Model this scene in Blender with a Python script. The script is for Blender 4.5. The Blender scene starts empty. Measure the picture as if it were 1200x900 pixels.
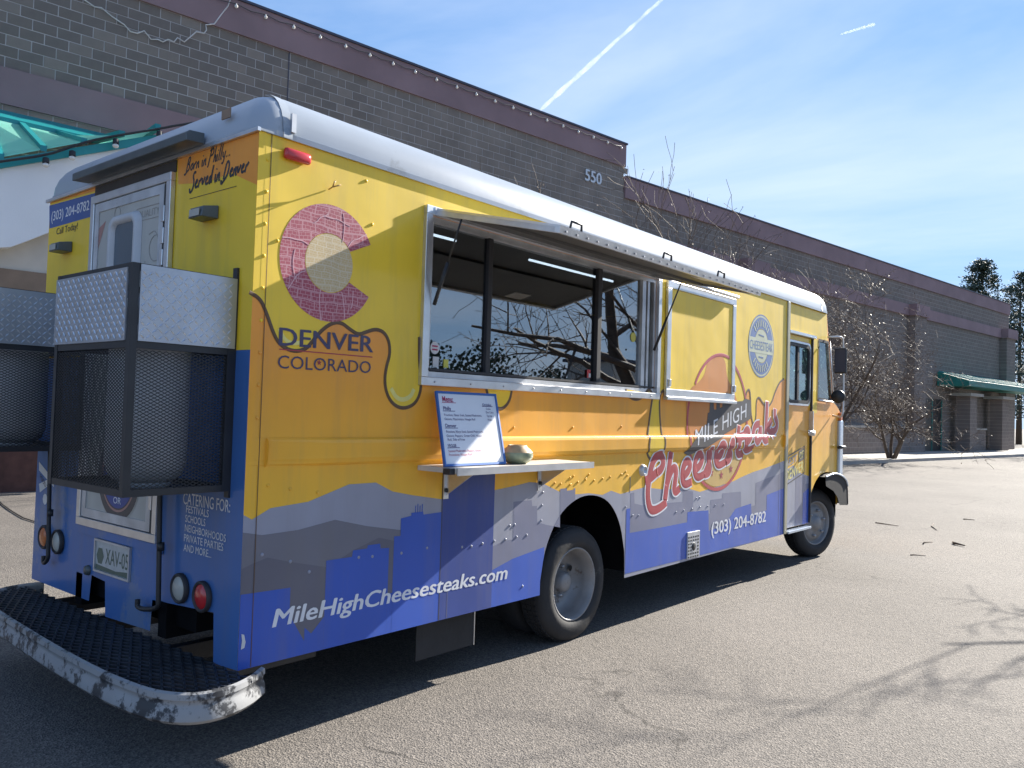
import bpy, bmesh, math, random
from mathutils import Vector, Matrix
R = math.radians
random.seed(7)
sc = bpy.context.scene
COL = sc.collection

# ------------------------------------------------------------------ camera
CAM = Vector((-2.1034, -3.3120, 1.6152)); YAW, PIT, ROL, FPX = 0.6941, 0.0332, 0.0304, 959.56
fw = Vector((math.cos(YAW)*math.cos(PIT), math.sin(YAW)*math.cos(PIT), math.sin(PIT)))
rt = Vector((math.sin(YAW), -math.cos(YAW), 0)); up = rt.cross(fw)
rt2 = rt*math.cos(ROL) + up*math.sin(ROL); up2 = up*math.cos(ROL) - rt*math.sin(ROL)
cd = bpy.data.cameras.new('camera'); cam = bpy.data.objects.new('camera', cd); COL.objects.link(cam)
m3 = Matrix((rt2, up2, -fw)).transposed(); cam.matrix_world = Matrix.Translation(CAM) @ m3.to_4x4()
cd.sensor_width = 36; cd.lens = 36*FPX/1200; cd.clip_end = 20000; cd.clip_start = 0.05
sc.camera = cam
# ------------------------------------------------------------------ sun, sky, exposure
SUN = Vector((1.87, -0.22, 1.0)).normalized()
SUN_EL = math.asin(SUN.z); SUN_AZ = math.atan2(SUN.x, SUN.y)
w = bpy.data.worlds.new('World'); sc.world = w; w.use_nodes = True
nt = w.node_tree; N = nt.nodes; L = nt.links
bg = N['Background']; bg.inputs['Strength'].default_value = 0.10
sky = N.new('ShaderNodeTexSky'); sky.sky_type = 'NISHITA'; sky.sun_disc = False
sky.sun_elevation = SUN_EL; sky.sun_rotation = SUN_AZ; sky.altitude = 1600; sky.air_density = 1.0; sky.dust_density = 0.15; sky.ozone_density = 3.0
tc = N.new('ShaderNodeTexCoord')
sep = N.new('ShaderNodeSeparateXYZ'); L.new(tc.outputs['Generated'], sep.inputs[0])
def wmath(op, a, b=None, c=None):
    n = N.new('ShaderNodeMath'); n.operation = op
    for i, v in enumerate((a, b, c)):
        if v is None: continue
        if isinstance(v, (int, float)): n.inputs[i].default_value = v
        else: L.new(v, n.inputs[i])
    return n.outputs[0]
# project the view direction on a high flat cloud deck, so that streaks run with real perspective
zz = wmath('MAXIMUM', wmath('ADD', sep.outputs[2], 0.12), 0.02)
cx_ = wmath('DIVIDE', sep.outputs[0], zz); cy_ = wmath('DIVIDE', sep.outputs[1], zz)
cmb = N.new('ShaderNodeCombineXYZ'); L.new(cx_, cmb.inputs[0]); L.new(cy_, cmb.inputs[1])
mp = N.new('ShaderNodeMapping'); mp.inputs['Rotation'].default_value = (0, 0, R(-10)); mp.inputs['Scale'].default_value = (0.8, 0.5, 1); mp.inputs['Location'].default_value = (9.2, 6.1, 0)
L.new(cmb.outputs[0], mp.inputs[0])
nz = N.new('ShaderNodeTexNoise'); nz.inputs['Scale'].default_value = 0.85; nz.inputs['Detail'].default_value = 7; nz.inputs['Roughness'].default_value = 0.55; nz.inputs['Distortion'].default_value = 0.6
L.new(mp.outputs[0], nz.inputs['Vector'])
cr = N.new('ShaderNodeValToRGB'); cr.color_ramp.elements[0].position = 0.43; cr.color_ramp.elements[1].position = 0.76
cr.color_ramp.elements[0].color = (0, 0, 0, 1); cr.color_ramp.elements[1].color = (1, 1, 1, 1)
L.new(nz.outputs['Fac'], cr.inputs[0])
mx = N.new('ShaderNodeMixRGB'); mx.inputs[2].default_value = (4.4, 4.6, 4.9, 1)
L.new(wmath('MULTIPLY', cr.outputs[0], 0.55), mx.inputs[0]); 
def vmath(op, a, b):
    n = N.new('ShaderNodeVectorMath'); n.operation = op
    for i, v in enumerate((a, b)):
        if isinstance(v, tuple): n.inputs[i].default_value = v
        else: L.new(v, n.inputs[i])
    return n.outputs[0]
# even out the sky: soft shoulder over the whole dome, slightly cooler air
soft = vmath('DIVIDE', sky.outputs[0], vmath('ADD', vmath('MULTIPLY', sky.outputs[0], (1/3,)*3), (1, 1, 1)))
L.new(vmath('MULTIPLY', soft, (1.02, 1.36, 1.88)), mx.inputs[1])
L.new(mx.outputs[0], bg.inputs['Color'])
sd = bpy.data.lights.new('sun', 'SUN'); sd.energy = 5.0; sd.angle = R(0.53); sd.color = (1.0, 0.94, 0.84)
so = bpy.data.objects.new('sun', sd); COL.objects.link(so); so.rotation_euler = SUN.to_track_quat('Z', 'Y').to_euler()
sc.view_settings.view_transform = 'Standard'; sc.view_settings.look = 'None'; sc.view_settings.gamma = 1.0
sc.view_settings.exposure = 1.48

# ------------------------------------------------------------------ measuring helpers
def ray(u, v): return fw + rt2*((u-600)/FPX) + up2*((450-v)/FPX)
def onplane(u, v, ax, val):
    d = ray(u, v); t = (val-CAM[ax])/d[ax]; return CAM + d*t
def S(u, v, y=0.0):               # point of the truck's service side -> (x, z)
    p = onplane(u, v, 1, y); return (p.x, p.z)
def RE(u, v, x=0.0):              # point of the truck's rear -> (y, z)
    p = onplane(u, v, 0, x); return (p.y, p.z)
def G(u, v, z=0.0):
    p = onplane(u, v, 2, z); return (p.x, p.y)

# ------------------------------------------------------------------ materials
MATS = {}
def srgb(r, g, b):
    f = lambda c: ((c/255+0.055)/1.055)**2.4 if c > 10 else c/255/12.92
    return (f(r), f(g), f(b))
def mat(name, col, rough=0.5, metal=0.0, var=0.12, vscale=3.0, bump=0.0, bscale=60.0, coat=0.0, spec=0.5, dirt=None, emit=None):
    m = bpy.data.materials.new(name); m.use_nodes = True
    n = m.node_tree.nodes; l = m.node_tree.links; b = n['Principled BSDF']
    b.inputs['Roughness'].default_value = rough; b.inputs['Metallic'].default_value = metal
    b.inputs['Specular IOR Level'].default_value = spec
    if coat: b.inputs['Coat Weight'].default_value = coat; b.inputs['Coat Roughness'].default_value = 0.16
    t = n.new('ShaderNodeTexCoord')
    a = n.new('ShaderNodeTexNoise'); a.inputs['Scale'].default_value = vscale; a.inputs['Detail'].default_value = 5
    l.new(t.outputs['Object'], a.inputs['Vector'])
    r = n.new('ShaderNodeValToRGB'); e = r.color_ramp.elements
    e[0].position = 0.3; e[1].position = 0.7
    e[0].color = (*[c*(1-var) for c in col], 1); e[1].color = (*[min(1, c*(1+var)) for c in col], 1)
    l.new(a.outputs['Fac'], r.inputs[0]); out = r.outputs[0]
    if dirt:
        dcol, amt, dsc = dirt
        d = n.new('ShaderNodeTexNoise'); d.inputs['Scale'].default_value = dsc; d.inputs['Detail'].default_value = 9; d.inputs['Roughness'].default_value = 0.7
        l.new(t.outputs['Object'], d.inputs['Vector'])
        dr = n.new('ShaderNodeValToRGB'); dr.color_ramp.elements[0].position = 1-amt-0.02; dr.color_ramp.elements[1].position = 1-amt+0.04
        l.new(d.outputs['Fac'], dr.inputs[0])
        x = n.new('ShaderNodeMixRGB'); x.inputs[2].default_value = (*dcol, 1); l.new(dr.outputs[0], x.inputs[0]); l.new(out, x.inputs[1]); out = x.outputs[0]
    l.new(out, b.inputs['Base Color'])
    if bump:
        k = n.new('ShaderNodeTexNoise'); k.inputs['Scale'].default_value = bscale; k.inputs['Detail'].default_value = 4
        l.new(t.outputs['Object'], k.inputs['Vector'])
        bp = n.new('ShaderNodeBump'); bp.inputs['Strength'].default_value = bump; bp.inputs['Distance'].default_value = 0.01
        l.new(k.outputs['Fac'], bp.inputs['Height']); l.new(bp.outputs[0], b.inputs['Normal'])
    if emit: b.inputs['Emission Color'].default_value = (*emit[0], 1); b.inputs['Emission Strength'].default_value = emit[1]
    MATS[name] = m; return m
def wrapmat(name, col, **k):      # printed vinyl wrap: glossy, slightly wavy sheet metal below, faint grime
    m = mat(name, col, rough=0.68, var=0.09, vscale=1.7, coat=0.45, **k)
    n = m.node_tree.nodes; l = m.node_tree.links; b = n['Principled BSDF']
    t = n.new('ShaderNodeTexCoord'); q = n.new('ShaderNodeTexNoise'); q.inputs['Scale'].default_value = 2.2; q.inputs['Detail'].default_value = 2
    src = b.inputs['Base Color'].links[0].from_socket; mp_ = n.new('ShaderNodeMapping'); mp_.inputs['Scale'].default_value = (7, 7, .7); l.new(t.outputs['Object'], mp_.inputs[0])
    gn = n.new('ShaderNodeTexNoise'); gn.inputs['Scale'].default_value = 1.0; gn.inputs['Detail'].default_value = 7; gn.inputs['Roughness'].default_value = .65; l.new(mp_.outputs[0], gn.inputs['Vector'])
    gr = n.new('ShaderNodeMapRange'); gr.inputs[1].default_value = .48; gr.inputs[2].default_value = .75; gr.inputs[3].default_value = 0; gr.inputs[4].default_value = .22; l.new(gn.outputs['Fac'], gr.inputs[0])
    gx_ = n.new('ShaderNodeMixRGB'); gx_.inputs[2].default_value = (.17, .15, .12, 1); l.new(gr.outputs[0], gx_.inputs[0]); l.new(src, gx_.inputs[1]); l.new(gx_.outputs[0], b.inputs['Base Color'])
    l.new(t.outputs['Object'], q.inputs['Vector'])
    bp = n.new('ShaderNodeBump'); bp.inputs['Strength'].default_value = 0.25; bp.inputs['Distance'].default_value = 0.02
    l.new(q.outputs['Fac'], bp.inputs['Height']); l.new(bp.outputs[0], b.inputs['Normal']); l.new(bp.outputs[0], b.inputs['Coat Normal'])
    return m
M_yel = wrapmat('wrap_yellow', (0.86, 0.575, 0.022)); M_org = wrapmat('wrap_orange', (0.86, 0.42, 0.022))
# the orange print runs from deep orange under the drips to gold at its lower edge
n = M_org.node_tree.nodes; l = M_org.node_tree.links; b = n['Principled BSDF']; src = b.inputs['Base Color'].links[0].from_socket
t = n.new('ShaderNodeTexCoord'); sx = n.new('ShaderNodeSeparateXYZ'); l.new(t.outputs['Object'], sx.inputs[0]); mr = n.new('ShaderNodeMapRange'); mr.inputs[1].default_value = 1.1; mr.inputs[2].default_value = 2.0; l.new(sx.outputs[2], mr.inputs[0])
rp = n.new('ShaderNodeValToRGB'); rp.color_ramp.elements[0].color = (1.0, 1.12, 1.0, 1); rp.color_ramp.elements[1].color = (1.0, .76, 1.3, 1); l.new(mr.outputs[0], rp.inputs[0])
x = n.new('ShaderNodeMixRGB'); x.blend_type = 'MULTIPLY'; x.inputs[0].default_value = 1; l.new(src, x.inputs[1]); l.new(rp.outputs[0], x.inputs[2]); l.new(x.outputs[0], b.inputs['Base Color'])
M_mt1 = wrapmat('wrap_mountain_pale', (0.29, 0.30, 0.37)); M_mt2 = wrapmat('wrap_mountain_grey', (0.155, 0.155, 0.19)); M_mt3 = wrapmat('wrap_mountain_dark', (0.115, 0.115, 0.15))
M_blu = wrapmat('wrap_blue', (0.02, 0.085, 0.44)); M_nav = wrapmat('wrap_navy', (0.018, 0.05, 0.25)); M_sl = wrapmat('wrap_slate', (0.17, 0.18, 0.265))  # sunlit greying of the right-hand skyline is put into the slate
M_rblu = wrapmat('wrap_rear_blue', (0.04, 0.135, 0.38), dirt=((0.12, 0.19, 0.34), 0.42, 1.6)); M_dblu = wrapmat('wrap_deep_blue', (0.02, 0.055, 0.19))
M_out = wrapmat('wrap_drip_outline', (0.10, 0.045, 0.012)); M_hi = wrapmat('wrap_drip_highlight', (0.78, 0.68, 0.20))
M_red = wrapmat('wrap_red', (0.42, 0.035, 0.05)); M_redd = wrapmat('wrap_red_dark', (0.30, 0.02, 0.04)); M_wht = wrapmat('wrap_white', (0.72, 0.73, 0.76)); M_chr = wrapmat('wrap_charcoal', (0.045, 0.042, 0.05))
M_indigo = wrapmat('wrap_indigo_letters', (0.05, 0.04, 0.10)); M_tan = wrapmat('wrap_tan', (0.56, 0.36, 0.10)); M_box = wrapmat('wrap_phone_blue', (0.035, 0.09, 0.30))
M_bdg = wrapmat('wrap_badge_blue', (0.06, 0.13, 0.33)); M_pal = wrapmat('wrap_badge_pale', (0.50, 0.52, 0.36)); M_orange2 = wrapmat('wrap_orange_art', (0.62, 0.22, 0.03)); M_blk = wrapmat('wrap_black', (0.02, 0.018, 0.02))
M_pink = wrapmat('wrap_map_road', (0.72, 0.42, 0.45))
M_dwrap = wrapmat('door_print', (0.46, 0.45, 0.41)); M_dprint = wrapmat('door_drawing', (0.30, 0.285, 0.26)); M_dred = wrapmat('door_print_red', (0.40, 0.20, 0.17))
M_roof = mat('roof_white', (0.35, 0.39, 0.44), rough=0.36, var=0.06, vscale=2, bump=0.05, bscale=8, dirt=((0.28, 0.31, 0.34), 0.37, 3.0))
M_alu = mat('aluminium', (0.66, 0.67, 0.69), rough=0.33, metal=0.85, var=0.1, vscale=9)
M_aluw = mat('aluminium_weathered', (0.55, 0.56, 0.58), rough=0.45, metal=0.6, var=0.18, vscale=7, dirt=((0.25, 0.24, 0.22), 0.33, 12))
M_tread = mat('tread_plate', (0.46, 0.48, 0.52), rough=0.40, metal=0.75, var=0.1, vscale=6)
M_lug = mat('tread_lug', (0.70, 0.72, 0.75), rough=0.3, metal=0.8, var=0.1, vscale=6)
M_black = mat('black_steel', (0.022, 0.024, 0.028), rough=0.45, var=0.2, vscale=8)
M_rub = mat('rubber', (0.022, 0.022, 0.024), rough=0.78, var=0.25, vscale=6, bump=0.15, bscale=40, dirt=((0.07, 0.065, 0.06), 0.36, 5))
M_chas = mat('chassis', (0.008, 0.008, 0.009), spec=0.05, rough=0.9, var=0.3, vscale=5)
M_rim = mat('rim_steel', (0.25, 0.245, 0.245), rough=0.55, metal=0.35, var=0.2, vscale=5, dirt=((0.16, 0.13, 0.11), 0.38, 8))
M_nut = mat('nut_steel', (0.34, 0.34, 0.35), rough=0.4, metal=0.8, var=0.2)
M_bump = mat('bumper_paint', (0.29, 0.295, 0.30), rough=0.5, var=0.1, vscale=4, dirt=((0.035, 0.037, 0.042), 0.48, 9.0), bump=0.1, bscale=30)
M_deck = mat('grating_steel', (0.05, 0.055, 0.065), rough=0.5, metal=0.4, var=0.3, vscale=10)
M_lred = mat('lens_red', (0.48, 0.02, 0.025), rough=0.2, var=0.1, coat=0.5); M_lamb = mat('lens_amber', (0.55, 0.15, 0.04), rough=0.2, var=0.1); M_lclr = mat('lens_clear', (0.42, 0.42, 0.38), rough=0.2, var=0.1)
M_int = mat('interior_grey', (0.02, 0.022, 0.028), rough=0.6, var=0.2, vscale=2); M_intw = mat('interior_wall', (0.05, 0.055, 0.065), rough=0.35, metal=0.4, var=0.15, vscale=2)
M_tube = mat('tube_lamp', (0.8, 0.8, 0.8), emit=((0.9, 0.95, 1.0), 1.4)); M_gasket = mat('gasket', (0.03, 0.03, 0.035), rough=0.6)
M_soff = mat('hatch_underside', (0.10, 0.10, 0.10), rough=0.5, metal=0.2, var=0.2, vscale=2.5)
M_wood = mat('shelf_board', (0.60, 0.55, 0.48), rough=0.45, var=0.12, vscale=5)
M_board = mat('whiteboard', (0.78, 0.79, 0.82), rough=0.22, var=0.03, vscale=3, coat=0.3); M_bfr = mat('board_frame', (0.03, 0.13, 0.42), rough=0.4, var=0.1); M_inkr = mat('ink_red', (0.40, 0.02, 0.10), rough=0.6); M_inkb = mat('ink_blue', (0.05, 0.03, 0.16), rough=0.6)
M_pot = mat('pot_glaze', (0.22, 0.26, 0.17), rough=0.35, var=0.3, vscale=20); M_potl = mat('pot_clay', (0.52, 0.36, 0.20), rough=0.5, var=0.2, vscale=20)
M_tank = mat('tank_paint', (0.55, 0.56, 0.58), rough=0.4, var=0.1, vscale=5)
M_lpl = mat('license_plate', (0.46, 0.47, 0.46), rough=0.4, var=0.1, vscale=30); M_lplg = mat('plate_green', (0.06, 0.11, 0.09), rough=0.4)
M_sticker = mat('sticker_white', (0.62, 0.62, 0.62), rough=0.5, var=0.05); M_sticky = mat('sticker_yellow', (0.62, 0.56, 0.08), rough=0.5)
M_roller = mat('roller_awning', (0.10, 0.115, 0.12), rough=0.4, metal=0.3, var=0.15, vscale=5)
M_mauve = mat('mauve_stucco', (0.25, 0.17, 0.178), rough=0.85, var=0.14, vscale=0.7, bump=0.3, bscale=60)
M_block = mat('brown_block', (0.205, 0.176, 0.152), rough=0.9, var=0.18, vscale=1.5, bump=0.4, bscale=50); M_mort = mat('mortar', (0.46, 0.44, 0.43), rough=0.95, var=0.1, vscale=4)
M_cap = mat('metal_cap', (0.06, 0.06, 0.085), rough=0.5, metal=0.3); M_teal = mat('teal_metal', (0.012, 0.24, 0.25), rough=0.42, var=0.1, vscale=1.5); M_teald = mat('teal_green', (0.01, 0.17, 0.14), rough=0.5, var=0.15, vscale=1.5)
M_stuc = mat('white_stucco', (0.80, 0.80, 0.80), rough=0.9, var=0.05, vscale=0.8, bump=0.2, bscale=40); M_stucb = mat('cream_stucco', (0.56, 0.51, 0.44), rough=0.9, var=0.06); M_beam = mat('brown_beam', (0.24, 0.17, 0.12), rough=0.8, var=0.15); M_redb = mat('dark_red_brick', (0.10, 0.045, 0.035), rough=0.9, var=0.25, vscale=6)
M_dark = mat('dark_opening', (0.012, 0.014, 0.016), rough=0.4, var=0.2); M_conc = mat('concrete', (0.36, 0.34, 0.31), rough=0.9, var=0.12, vscale=1.2, bump=0.25, bscale=80)
M_bark = mat('bark', (0.10, 0.078, 0.062), rough=0.9, var=0.3, vscale=10, bump=0.4, bscale=40); M_twig = mat('twig_bark', (0.13, 0.10, 0.08), rough=0.75, var=0.35, vscale=8)
M_dleaf = mat('dry_leaf', (0.20, 0.12, 0.055), rough=0.6, var=0.4, vscale=12); M_need = mat('needles', (0.035, 0.055, 0.032), rough=0.7, var=0.35, vscale=3)
M_bulb = mat('bulb_glass', (0.72, 0.70, 0.66), rough=0.15, var=0.02); M_wire = mat('wire_black', (0.02, 0.02, 0.022), rough=0.6); M_wirew = mat('wire_white', (0.62, 0.60, 0.58), rough=0.6)
M_num = mat('number_metal', (0.55, 0.57, 0.60), rough=0.4, metal=0.2, var=0.05)
M_trim = mat('front_trim', (0.48, 0.56, 0.68), rough=0.25, metal=0.6, var=0.1); M_pill = mat('pillar_metal', (0.42, 0.39, 0.28), rough=0.45, metal=0.3, var=0.08)  # front trim: the sky's reflection is put into the bluish colour

def glassmat(name, tint, ior):
    m = bpy.data.materials.new(name); m.use_nodes = True; n = m.node_tree.nodes; l = m.node_tree.links; n.remove(n['Principled BSDF'])
    t = n.new('ShaderNodeBsdfTransparent'); t.inputs[0].default_value = (*tint, 1); g = n.new('ShaderNodeBsdfGlossy'); g.inputs['Roughness'].default_value = 0.0
    g.inputs['Color'].default_value = (0.92, 0.95, 0.98, 1)
    c = n.new('ShaderNodeTexCoord'); q = n.new('ShaderNodeTexNoise'); q.inputs['Scale'].default_value = 1.4; q.inputs['Detail'].default_value = 1; l.new(c.outputs['Object'], q.inputs['Vector'])
    bp = n.new('ShaderNodeBump'); bp.inputs['Strength'].default_value = 0.03; bp.inputs['Distance'].default_value = 0.01; l.new(q.outputs['Fac'], bp.inputs['Height']); l.new(bp.outputs[0], g.inputs['Normal'])
    f = n.new('ShaderNodeLayerWeight'); f.inputs[0].default_value = 0.5; pw = n.new('ShaderNodeMath'); pw.operation = 'POWER'; pw.inputs[1].default_value = 5; l.new(f.outputs['Facing'], pw.inputs[0])
    ml = n.new('ShaderNodeMath'); ml.operation = 'MULTIPLY_ADD'; ml.inputs[1].default_value = 1-ior; ml.inputs[2].default_value = ior; l.new(pw.outputs[0], ml.inputs[0]); x = n.new('ShaderNodeMixShader')
    l.new(ml.outputs[0], x.inputs[0]); l.new(t.outputs[0], x.inputs[1]); l.new(g.outputs[0], x.inputs[2]); l.new(x.outputs[0], n['Material Output'].inputs[0]); return m
M_glass = glassmat('window_glass', (0.55, 0.60, 0.64), 0.2); M_cglass = glassmat('cab_glass', (0.62, 0.80, 0.80), 0.12)
def skylightmat():
    m = bpy.data.materials.new('skylight_pane'); m.use_nodes = True; n = m.node_tree.nodes; l = m.node_tree.links; b = n['Principled BSDF']
    t = n.new('ShaderNodeTexCoord'); q = n.new('ShaderNodeTexNoise'); q.inputs['Scale'].default_value = 1.5; l.new(t.outputs['Object'], q.inputs['Vector'])
    r = n.new('ShaderNodeValToRGB'); r.color_ramp.elements[0].color = (0.42, 0.88, 0.76, 1); r.color_ramp.elements[1].color = (0.55, 0.95, 0.85, 1); l.new(q.outputs['Fac'], r.inputs[0])
    d = n.new('ShaderNodeBsdfTranslucent'); l.new(r.outputs[0], d.inputs[0]); l.new(r.outputs[0], b.inputs['Base Color']); b.inputs['Roughness'].default_value = 0.25
    x = n.new('ShaderNodeMixShader'); x.inputs[0].default_value = 0.6; l.new(b.outputs[0], x.inputs[1]); l.new(d.outputs[0], x.inputs[2]); l.new(x.outputs[0], n['Material Output'].inputs[0]); return m
M_sky = skylightmat()
def mapmat(name, base, line, sc_):   # printed street map: fine pale grid on a flat tone
    m = wrapmat(name, base); n = m.node_tree.nodes; l = m.node_tree.links; b = n['Principled BSDF']
    src = b.inputs['Base Color'].links[0].from_socket; t = n.new('ShaderNodeTexCoord')
    mp = n.new('ShaderNodeMapping'); mp.inputs['Rotation'].default_value = (R(90), 0, 0); l.new(t.outputs['Object'], mp.inputs[0])
    acc = None
    for s_, mm, off in ((sc_, 0.035, 0.5), (sc_*0.37, 0.03, 0.3)):
        k = n.new('ShaderNodeTexBrick'); k.inputs['Scale'].default_value = s_; k.inputs['Mortar Size'].default_value = mm; k.offset = off; k.inputs['Brick Width'].default_value = 0.7; k.inputs['Row Height'].default_value = 0.45
        k.inputs['Color1'].default_value = k.inputs['Color2'].default_value = (0, 0, 0, 1); k.inputs['Mortar'].default_value = (1, 1, 1, 1)
        wv = n.new('ShaderNodeTexNoise'); wv.inputs['Scale'].default_value = 5; l.new(t.outputs['Object'], wv.inputs['Vector'])
        mixv = n.new('ShaderNodeVectorMath'); mixv.operation = 'MULTIPLY_ADD'; mixv.inputs[1].default_value = (0.05,)*3; l.new(wv.outputs['Color'], mixv.inputs[0]); l.new(mp.outputs[0], mixv.inputs[2])
        l.new(mixv.outputs[0], k.inputs['Vector'])
        if acc is None: acc = k.outputs['Color']
        else:
            a = n.new('ShaderNodeMixRGB'); a.blend_type = 'LIGHTEN'; a.inputs[0].default_value = 1; l.new(acc, a.inputs[1]); l.new(k.outputs['Color'], a.inputs[2]); acc = a.outputs[0]
    x = n.new('ShaderNodeMixRGB'); x.inputs[2].default_value = (*line, 1); fac = n.new('ShaderNodeMath'); fac.operation = 'MULTIPLY'; fac.inputs[1].default_value = 0.6
    l.new(acc, fac.inputs[0]); l.new(fac.outputs[0], x.inputs[0]); l.new(src, x.inputs[1]); l.new(x.outputs[0], b.inputs['Base Color']); return m
M_mapr = mapmat('wrap_map_red', (0.38, 0.055, 0.085), (0.66, 0.38, 0.40), 26); M_mapt = mapmat('wrap_map_tan', (0.58, 0.42, 0.20), (0.68, 0.62, 0.46), 40)
def brickmat(name, sx, sz, col, mort):
    m = mat(name, col, rough=0.92, var=0.15, vscale=1.2); n = m.node_tree.nodes; l = m.node_tree.links; b = n['Principled BSDF']
    src = b.inputs['Base Color'].links[0].from_socket; t = n.new('ShaderNodeTexCoord'); s_ = n.new('ShaderNodeSeparateXYZ'); l.new(t.outputs['Object'], s_.inputs[0])
    c = n.new('ShaderNodeCombineXYZ'); l.new(s_.outputs[0], c.inputs[0]); l.new(s_.outputs[2], c.inputs[1])
    k = n.new('ShaderNodeTexBrick'); k.inputs['Scale'].default_value = 1; k.inputs['Brick Width'].default_value = sx; k.inputs['Row Height'].default_value = sz; k.inputs['Mortar Size'].default_value = 0.008
    k.inputs['Mortar'].default_value = (*mort, 1); k.inputs['Color2'].default_value = (*[q*0.85 for q in col], 1); l.new(c.outputs[0], k.inputs['Vector']); l.new(src, k.inputs['Color1']); l.new(k.outputs['Color'], b.inputs['Base Color'])
    bp = n.new('ShaderNodeBump'); bp.inputs['Strength'].default_value = 0.6; bp.inputs['Distance'].default_value = 0.01; bp.invert = True; l.new(k.outputs['Fac'], bp.inputs['Height']); l.new(bp.outputs[0], b.inputs['Normal']); return m
M_brick = brickmat('far_block_wall', 0.43, 0.214, (0.195, 0.163, 0.14), (0.34, 0.32, 0.31)); M_fbrick = brickmat('low_block_wall', 0.43, 0.214, (0.20, 0.165, 0.145), (0.33, 0.29, 0.26))
def asphaltmat():
    m = bpy.data.materials.new('asphalt'); m.use_nodes = True; n = m.node_tree.nodes; l = m.node_tree.links; b = n['Principled BSDF']; b.inputs['Roughness'].default_value = 0.85; b.inputs['Specular IOR Level'].default_value = 0.3
    t = n.new('ShaderNodeTexCoord'); ob = t.outputs['Object']
    def noise(s, d=4, r=0.6):
        a = n.new('ShaderNodeTexNoise'); a.inputs['Scale'].default_value = s; a.inputs['Detail'].default_value = d; a.inputs['Roughness'].default_value = r; l.new(ob, a.inputs['Vector']); return a.outputs['Fac']
    def ramp(f, p0, c0, p1, c1):
        r = n.new('ShaderNodeValToRGB'); r.color_ramp.elements[0].position = p0; r.color_ramp.elements[1].position = p1; r.color_ramp.elements[0].color = (*c0, 1); r.color_ramp.elements[1].color = (*c1, 1); l.new(f, r.inputs[0]); return r.outputs[0]
    def mixc(f, a, c, mode='MIX'):
        x = n.new('ShaderNodeMixRGB'); x.blend_type = mode; x.inputs[0].default_value = 1
        if f is not None: l.new(f, x.inputs[0])
        l.new(a, x.inputs[1])
        if isinstance(c, tuple): x.inputs[2].default_value = (*c, 1)
        else: l.new(c, x.inputs[2])
        return x.outputs[0]
    big = ramp(noise(0.35, 5), 0.3, (0.125, 0.114, 0.103), 0.7, (0.172, 0.157, 0.142))
    v = n.new('ShaderNodeTexVoronoi'); v.inputs['Scale'].default_value = 100; l.new(ob, v.inputs['Vector'])
    stone = ramp(v.outputs['Color'], 0.15, (0.62, 0.62, 0.63), 0.9, (1.45, 1.42, 1.38))
    c = mixc(None, big, stone, 'MULTIPLY')
    v2 = n.new('ShaderNodeTexVoronoi'); v2.inputs['Scale'].default_value = 190; l.new(ob, v2.inputs['Vector'])
    c = mixc(None, c, ramp(v2.outputs['Color'], 0.1, (0.75, 0.75, 0.75), 0.9, (1.25, 1.25, 1.25)), 'MULTIPLY')
    blotch = ramp(noise(1.3, 6, 0.7), 0.62, (0, 0, 0), 0.78, (0.28, 0.28, 0.28)); c = mixc(blotch, c, (0.12, 0.11, 0.10))
    # long hairline cracks
    wq = n.new('ShaderNodeTexNoise'); wq.inputs['Scale'].default_value = 1.6; wq.inputs['Detail'].default_value = 6; l.new(ob, wq.inputs['Vector'])
    wv = n.new('ShaderNodeVectorMath'); wv.operation = 'MULTIPLY_ADD'; wv.inputs[1].default_value = (0.9,)*3; l.new(wq.outputs['Color'], wv.inputs[0]); l.new(ob, wv.inputs[2])
    ck = n.new('ShaderNodeTexVoronoi'); ck.feature = 'DISTANCE_TO_EDGE'; ck.inputs['Scale'].default_value = 0.23; l.new(wv.outputs[0], ck.inputs['Vector'])
    crack = ramp(ck.outputs['Distance'], 0.0, (1, 1, 1), 0.0028, (0, 0, 0))
    msk = ramp(noise(0.5, 2), 0.47, (0, 0, 0), 0.56, (0.8, 0.8, 0.8)); crack = mixc(None, crack, msk, 'MULTIPLY')
    c = mixc(crack, c, (0.05, 0.045, 0.04)); l.new(c, b.inputs['Base Color'])
    bp = n.new('ShaderNodeBump'); bp.inputs['Strength'].default_value = 0.75; bp.inputs['Distance'].default_value = 0.006; l.new(v.outputs['Distance'], bp.inputs['Height']); l.new(bp.outputs[0], b.inputs['Normal']); return m
M_asph = asphaltmat()

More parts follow.
